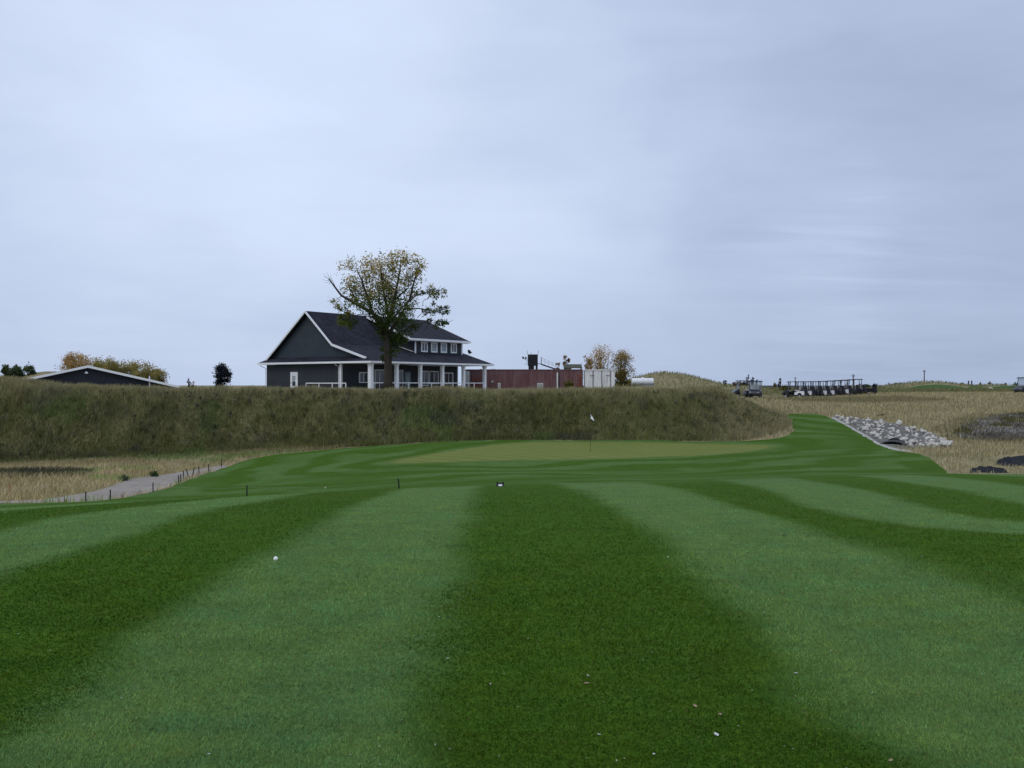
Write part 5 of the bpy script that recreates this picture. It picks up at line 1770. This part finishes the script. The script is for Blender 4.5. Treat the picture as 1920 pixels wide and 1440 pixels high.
ball(517, 9.3, 'white golf ball lying on the light mown stripe in the left foreground')
ball(610, 39.0, 'tiny far white golf ball near the rope between the two thick stakes')


def marker():
    p = G(938, 24.5)
    K = empty('yardage_marker', p, R(4), 'small black marker with a white face on the fairway in front of the green', 'marker')
    MB().prism([(-0.05, 0.0), (0.06, 0.0), (0.06, 0.085), (-0.02, 0.03)], 0, -0.085, 0.085).build('block', M['black'], K)
    T = Matrix.Translation((0, -0.022, 0.052))
    m = MB(); m.add([(-0.045, -0.042, 0.0115), (0.045, -0.042, 0.0115), (0.045, 0.005, 0.047), (-0.045, 0.005, 0.047), (-0.045, -0.046, 0.0155), (0.045, -0.046, 0.0155), (0.045, 0.001, 0.051), (-0.045, 0.001, 0.051)],
                    [(0, 1, 2, 3), (7, 6, 5, 4), (0, 4, 5, 1), (1, 5, 6, 2), (2, 6, 7, 3), (3, 7, 4, 0)])
    m.build('face', M['white_dull'], K)
    for s in (-1, 1):
        MB().tube([(s * 0.075, 0.03, 0.0), (s * 0.075, 0.03, 0.115)], 0.016, 8).build('knob', M['black'], K)


marker()

# ------------------------------------------------------------------ rocks and culvert
def rock_mesh(i):
    bm = bmesh.new()
    bmesh.ops.create_icosphere(bm, subdivisions=2, radius=1.0)
    rr = random.Random(100 + i)
    pl = []
    for k in range(13):
        v = Vector((rr.gauss(0, 1), rr.gauss(0, 1), rr.gauss(0, 1))).normalized()
        pl.append((v, rr.uniform(0.42, 0.85)))
    for v in bm.verts:
        for nrm, dd in pl:
            e = v.co.dot(nrm) - dd
            if e > 0: v.co -= nrm * e
        v.co *= 1 + rr.uniform(-0.03, 0.03)
    me = bpy.data.meshes.new('riprap_rock'); bm.to_mesh(me); bm.free()
    me.materials.append(M['rock'])
    return me


rock_meshes = [rock_mesh(i) for i in range(9)]
gR = 'pale limestone rocks of the bank beside the green mown ramp'
up_edge = [(1566, 79), (1590, 78), (1620, 77), (1655, 75.5), (1690, 73.2), (1720, 71), (1748, 68.5), (1768, 65.5), (1780, 63.5)]
lo_edge = [(1570, 77.6), (1590, 73.2), (1618, 68.5), (1640, 65.5), (1660, 63.5), (1690, 62.5), (1720, 62.0), (1752, 61.8), (1782, 62.2)]
rocks = 0
for k in range(420):
    if rocks >= 292: break
    t = random.random() ** 0.85; s = random.random()
    i = min(int(t * 8), 7); f = t * 8 - i
    a = [up_edge[i][j] * (1 - f) + up_edge[i + 1][j] * f for j in (0, 1)]
    b = [lo_edge[i][j] * (1 - f) + lo_edge[i + 1][j] * f for j in (0, 1)]
    px, d = a[0] * (1 - s) + b[0] * s, a[1] * (1 - s) + b[1] * s
    if 1658 < px < 1692 and 62.0 < d < 65.4: continue
    x, y = P(px, d)
    if float(sdf(MOWN, np.array([x]), np.array([y]))[0]) < 0.15: continue
    sz = 0.075 + 0.125 * random.random() ** 1.5
    o = bpy.data.objects.new('riprap_rock', rock_meshes[k % 9]); C.objects.link(o)
    o.location = (x, y, h1(x, y) + sz * 0.35 + (0.10 if random.random() < 0.4 else 0.0))
    o.scale = (sz * random.uniform(0.9, 1.5), sz * random.uniform(0.8, 1.2), sz * random.uniform(0.55, 1.0))
    o.rotation_euler = (random.uniform(-.9, .9), random.uniform(-.9, .9), random.uniform(0, 6.28))
    tag(o, 'pale angular limestone rock in the rock bank right of the mown ramp', 'rock', gR)
    rocks += 1
p = G(1850, 60); x, y = P(1858, 168)
o = bpy.data.objects.new('boulder', rock_meshes[2]); C.objects.link(o); o.location = (x, y, h1(x, y) + 0.25); o.scale = (0.55, 0.4, 0.35)
tag(o, 'lone white boulder at the foot of the far right green', 'rock')


def culvert():
    p = G(1674, 63.4)
    p.z -= 0.22
    K = empty('culvert', p, R(-25), 'dark round culvert mouth in the rock bank', 'culvert')
    m = MB()
    n = 22
    for (ro, ri) in ((0.45, 0.39),):
        vs = []
        for yy in (-0.35, 1.6):
            for r in (ro, ri):
                for k in range(n):
                    t = 2 * math.pi * k / n
                    vs.append((r * math.cos(t) * 1.9, yy, 0.08 + r * math.sin(t) * 0.80))
        fs = []
        for k in range(n):
            k2 = (k + 1) % n
            fs += [(k, k2, 2 * n + k2, 2 * n + k), (n + k, 3 * n + k, 3 * n + k2, n + k2), (k, n + k, n + k2, k2), (2 * n + k, 2 * n + k2, 3 * n + k2, 3 * n + k)]
        m.add(vs, fs)
    m.build('pipe', M['culvert'], K, smooth=False)
    e = MB(); e.tube([(0, 1.4, 0.08), (0, 1.5, 0.08)], 0.5, 16); e.build('end_plate', M['culvert'], K)
    l = MB(); l.prism([(-0.75, -0.5), (0.75, -0.5), (0.65, 0.16), (-0.65, 0.16)], 1, -0.95, -0.40)
    # near-black apron slab in front of the pipe mouth
    sl = MB(); sl.slab([(-1.0, -0.8, 0.20), (0.95, -0.9, 0.18), (0.8, 0.1, 0.12), (-0.8, 0.1, 0.12)], 0.1); sl.build('apron', M['culvert'], K)


culvert()

# ------------------------------------------------------------------ leaves and clippings on the turf
def litter():
    n = 620
    u = RNG.random(n)
    y = 4.0 + 26 * u ** 1.6
    px = RNG.uniform(-60, 1980, n)
    x = (px - CX) / F * y
    z = height(x, y) + 0.006
    keep = sdf(MOWN, x, y) < -0.2
    x, y, z = x[keep], y[keep], z[keep]; n = len(x)
    s = RNG.uniform(0.003, 0.009, n) * np.where(RNG.random(n) < 0.12, 1.6, 1)
    a = RNG.uniform(0, 6.28, n)
    tilt = RNG.uniform(-0.3, 0.9, n) * s
    V = np.stack([np.stack([x - np.cos(a) * s, y - np.sin(a) * s, z], 1), np.stack([x + np.sin(a) * s * 0.6, y - np.cos(a) * s * 0.6, z + 0.001], 1),
                  np.stack([x + np.cos(a) * s, y + np.sin(a) * s, z + np.abs(tilt)], 1), np.stack([x - np.sin(a) * s * 0.6, y + np.cos(a) * s * 0.6, z + 0.001], 1)], 1)
    k = RNG.random(n)
    c = np.where((k < 0.75)[:, None], np.array([[0.36, 0.38, 0.28]]), np.where((k < 0.93)[:, None], np.array([[0.16, 0.13, 0.05]]), np.array([[0.13, 0.06, 0.03]])))
    o = np_mesh('leaf_litter', V.reshape(-1, 3), np.arange(n * 4), np.full(n, 4), M['litter'], np.repeat(c, 4, axis=0))
    o['kind'] = 'stuff'; o['label'] = 'tiny pale clippings and seeds scattered over the mown turf'


litter()


def leaf(px, py, d, col, s, lab):
    p = G(px, d, 0.008)
    m = MB()
    T = Matrix.Translation((0, 0, 0)) @ Matrix.Rotation(random.uniform(0, 6.28), 4, 'Z')
    out = [(-1, 0), (-0.5, 0.42), (0.1, 0.5), (0.6, 0.3), (1, 0), (0.6, -0.3), (0.1, -0.5), (-0.5, -0.42)]
    vs = [T @ Vector((0, 0, 0.001))] + [T @ Vector((a * s, b * s, 0.25 * s * abs(b) + 0.2 * s * max(0, a))) for a, b in out]
    m.add(vs, [(0, 1 + i, 1 + (i + 1) % 8) for i in range(8)])
    o = m.build('fallen_leaf', mat('leaf_' + col, {'pale': (0.48, 0.50, 0.46), 'tan': (0.30, 0.20, 0.13), 'brown': (0.09, 0.045, 0.025), 'dark': (0.02, 0.025, 0.012)}[col], 0.8, 0.2, 30.0))
    sm = o.modifiers.new('thick', 'SOLIDIFY'); sm.thickness = 0.0015
    o.location = p
    tag(o, lab, 'leaf', 'fallen leaves on the turf')


def flat_d(py): return EYE * F / (py - HY)
leaf(1343, 1379, flat_d(1379), 'pale', 0.020, 'largest pale leaf on the dark centre stripe, lower right of the middle')
leaf(1226, 1416, flat_d(1416), 'pale', 0.012, 'pale leaf at the very bottom of the dark centre stripe')
leaf(1100, 1282, flat_d(1282), 'tan', 0.020, 'tan leaf in the middle of the dark centre stripe')
leaf(1303, 1325, flat_d(1325), 'tan', 0.018, 'dull tan leaf just above the largest pale leaf')
leaf(1350, 1341, flat_d(1341), 'tan', 0.020, 'faint tan leaf right above the largest pale leaf')
leaf(1225, 1142, flat_d(1142), 'brown', 0.020, 'brown leaf on the dark centre stripe above the middle')
leaf(805, 984, 12.0, 'brown', 0.035, 'brown leaf on the light stripe beyond the golf ball')
leaf(625, 1026, 10.2, 'dark', 0.030, 'dark divot-like leaf on the light stripe right of the golf ball')
leaf(1470, 1008, 10.9, 'dark', 0.035, 'dark leaf on the right light stripe, left of two')
leaf(1515, 1009, 10.9, 'dark', 0.030, 'dark leaf on the right light stripe, right of two')
leaf(1523, 1065, 9.1, 'dark', 0.022, 'dark leaf nearest the camera on the right light stripe')
leaf(839, 1235, flat_d(1235), 'pale', 0.012, 'pale leaf on the left border of the dark centre stripe')
leaf(392, 1416, flat_d(1416), 'pale', 0.009, 'pale leaf at the bottom of the left light stripe')
leaf(1670, 1428, flat_d(1428), 'tan', 0.015, 'tan leaf at the bottom of the right light stripe')
leaf(1492, 1263, flat_d(1263), 'pale', 0.013, 'pale leaf at the right border of the dark centre stripe')
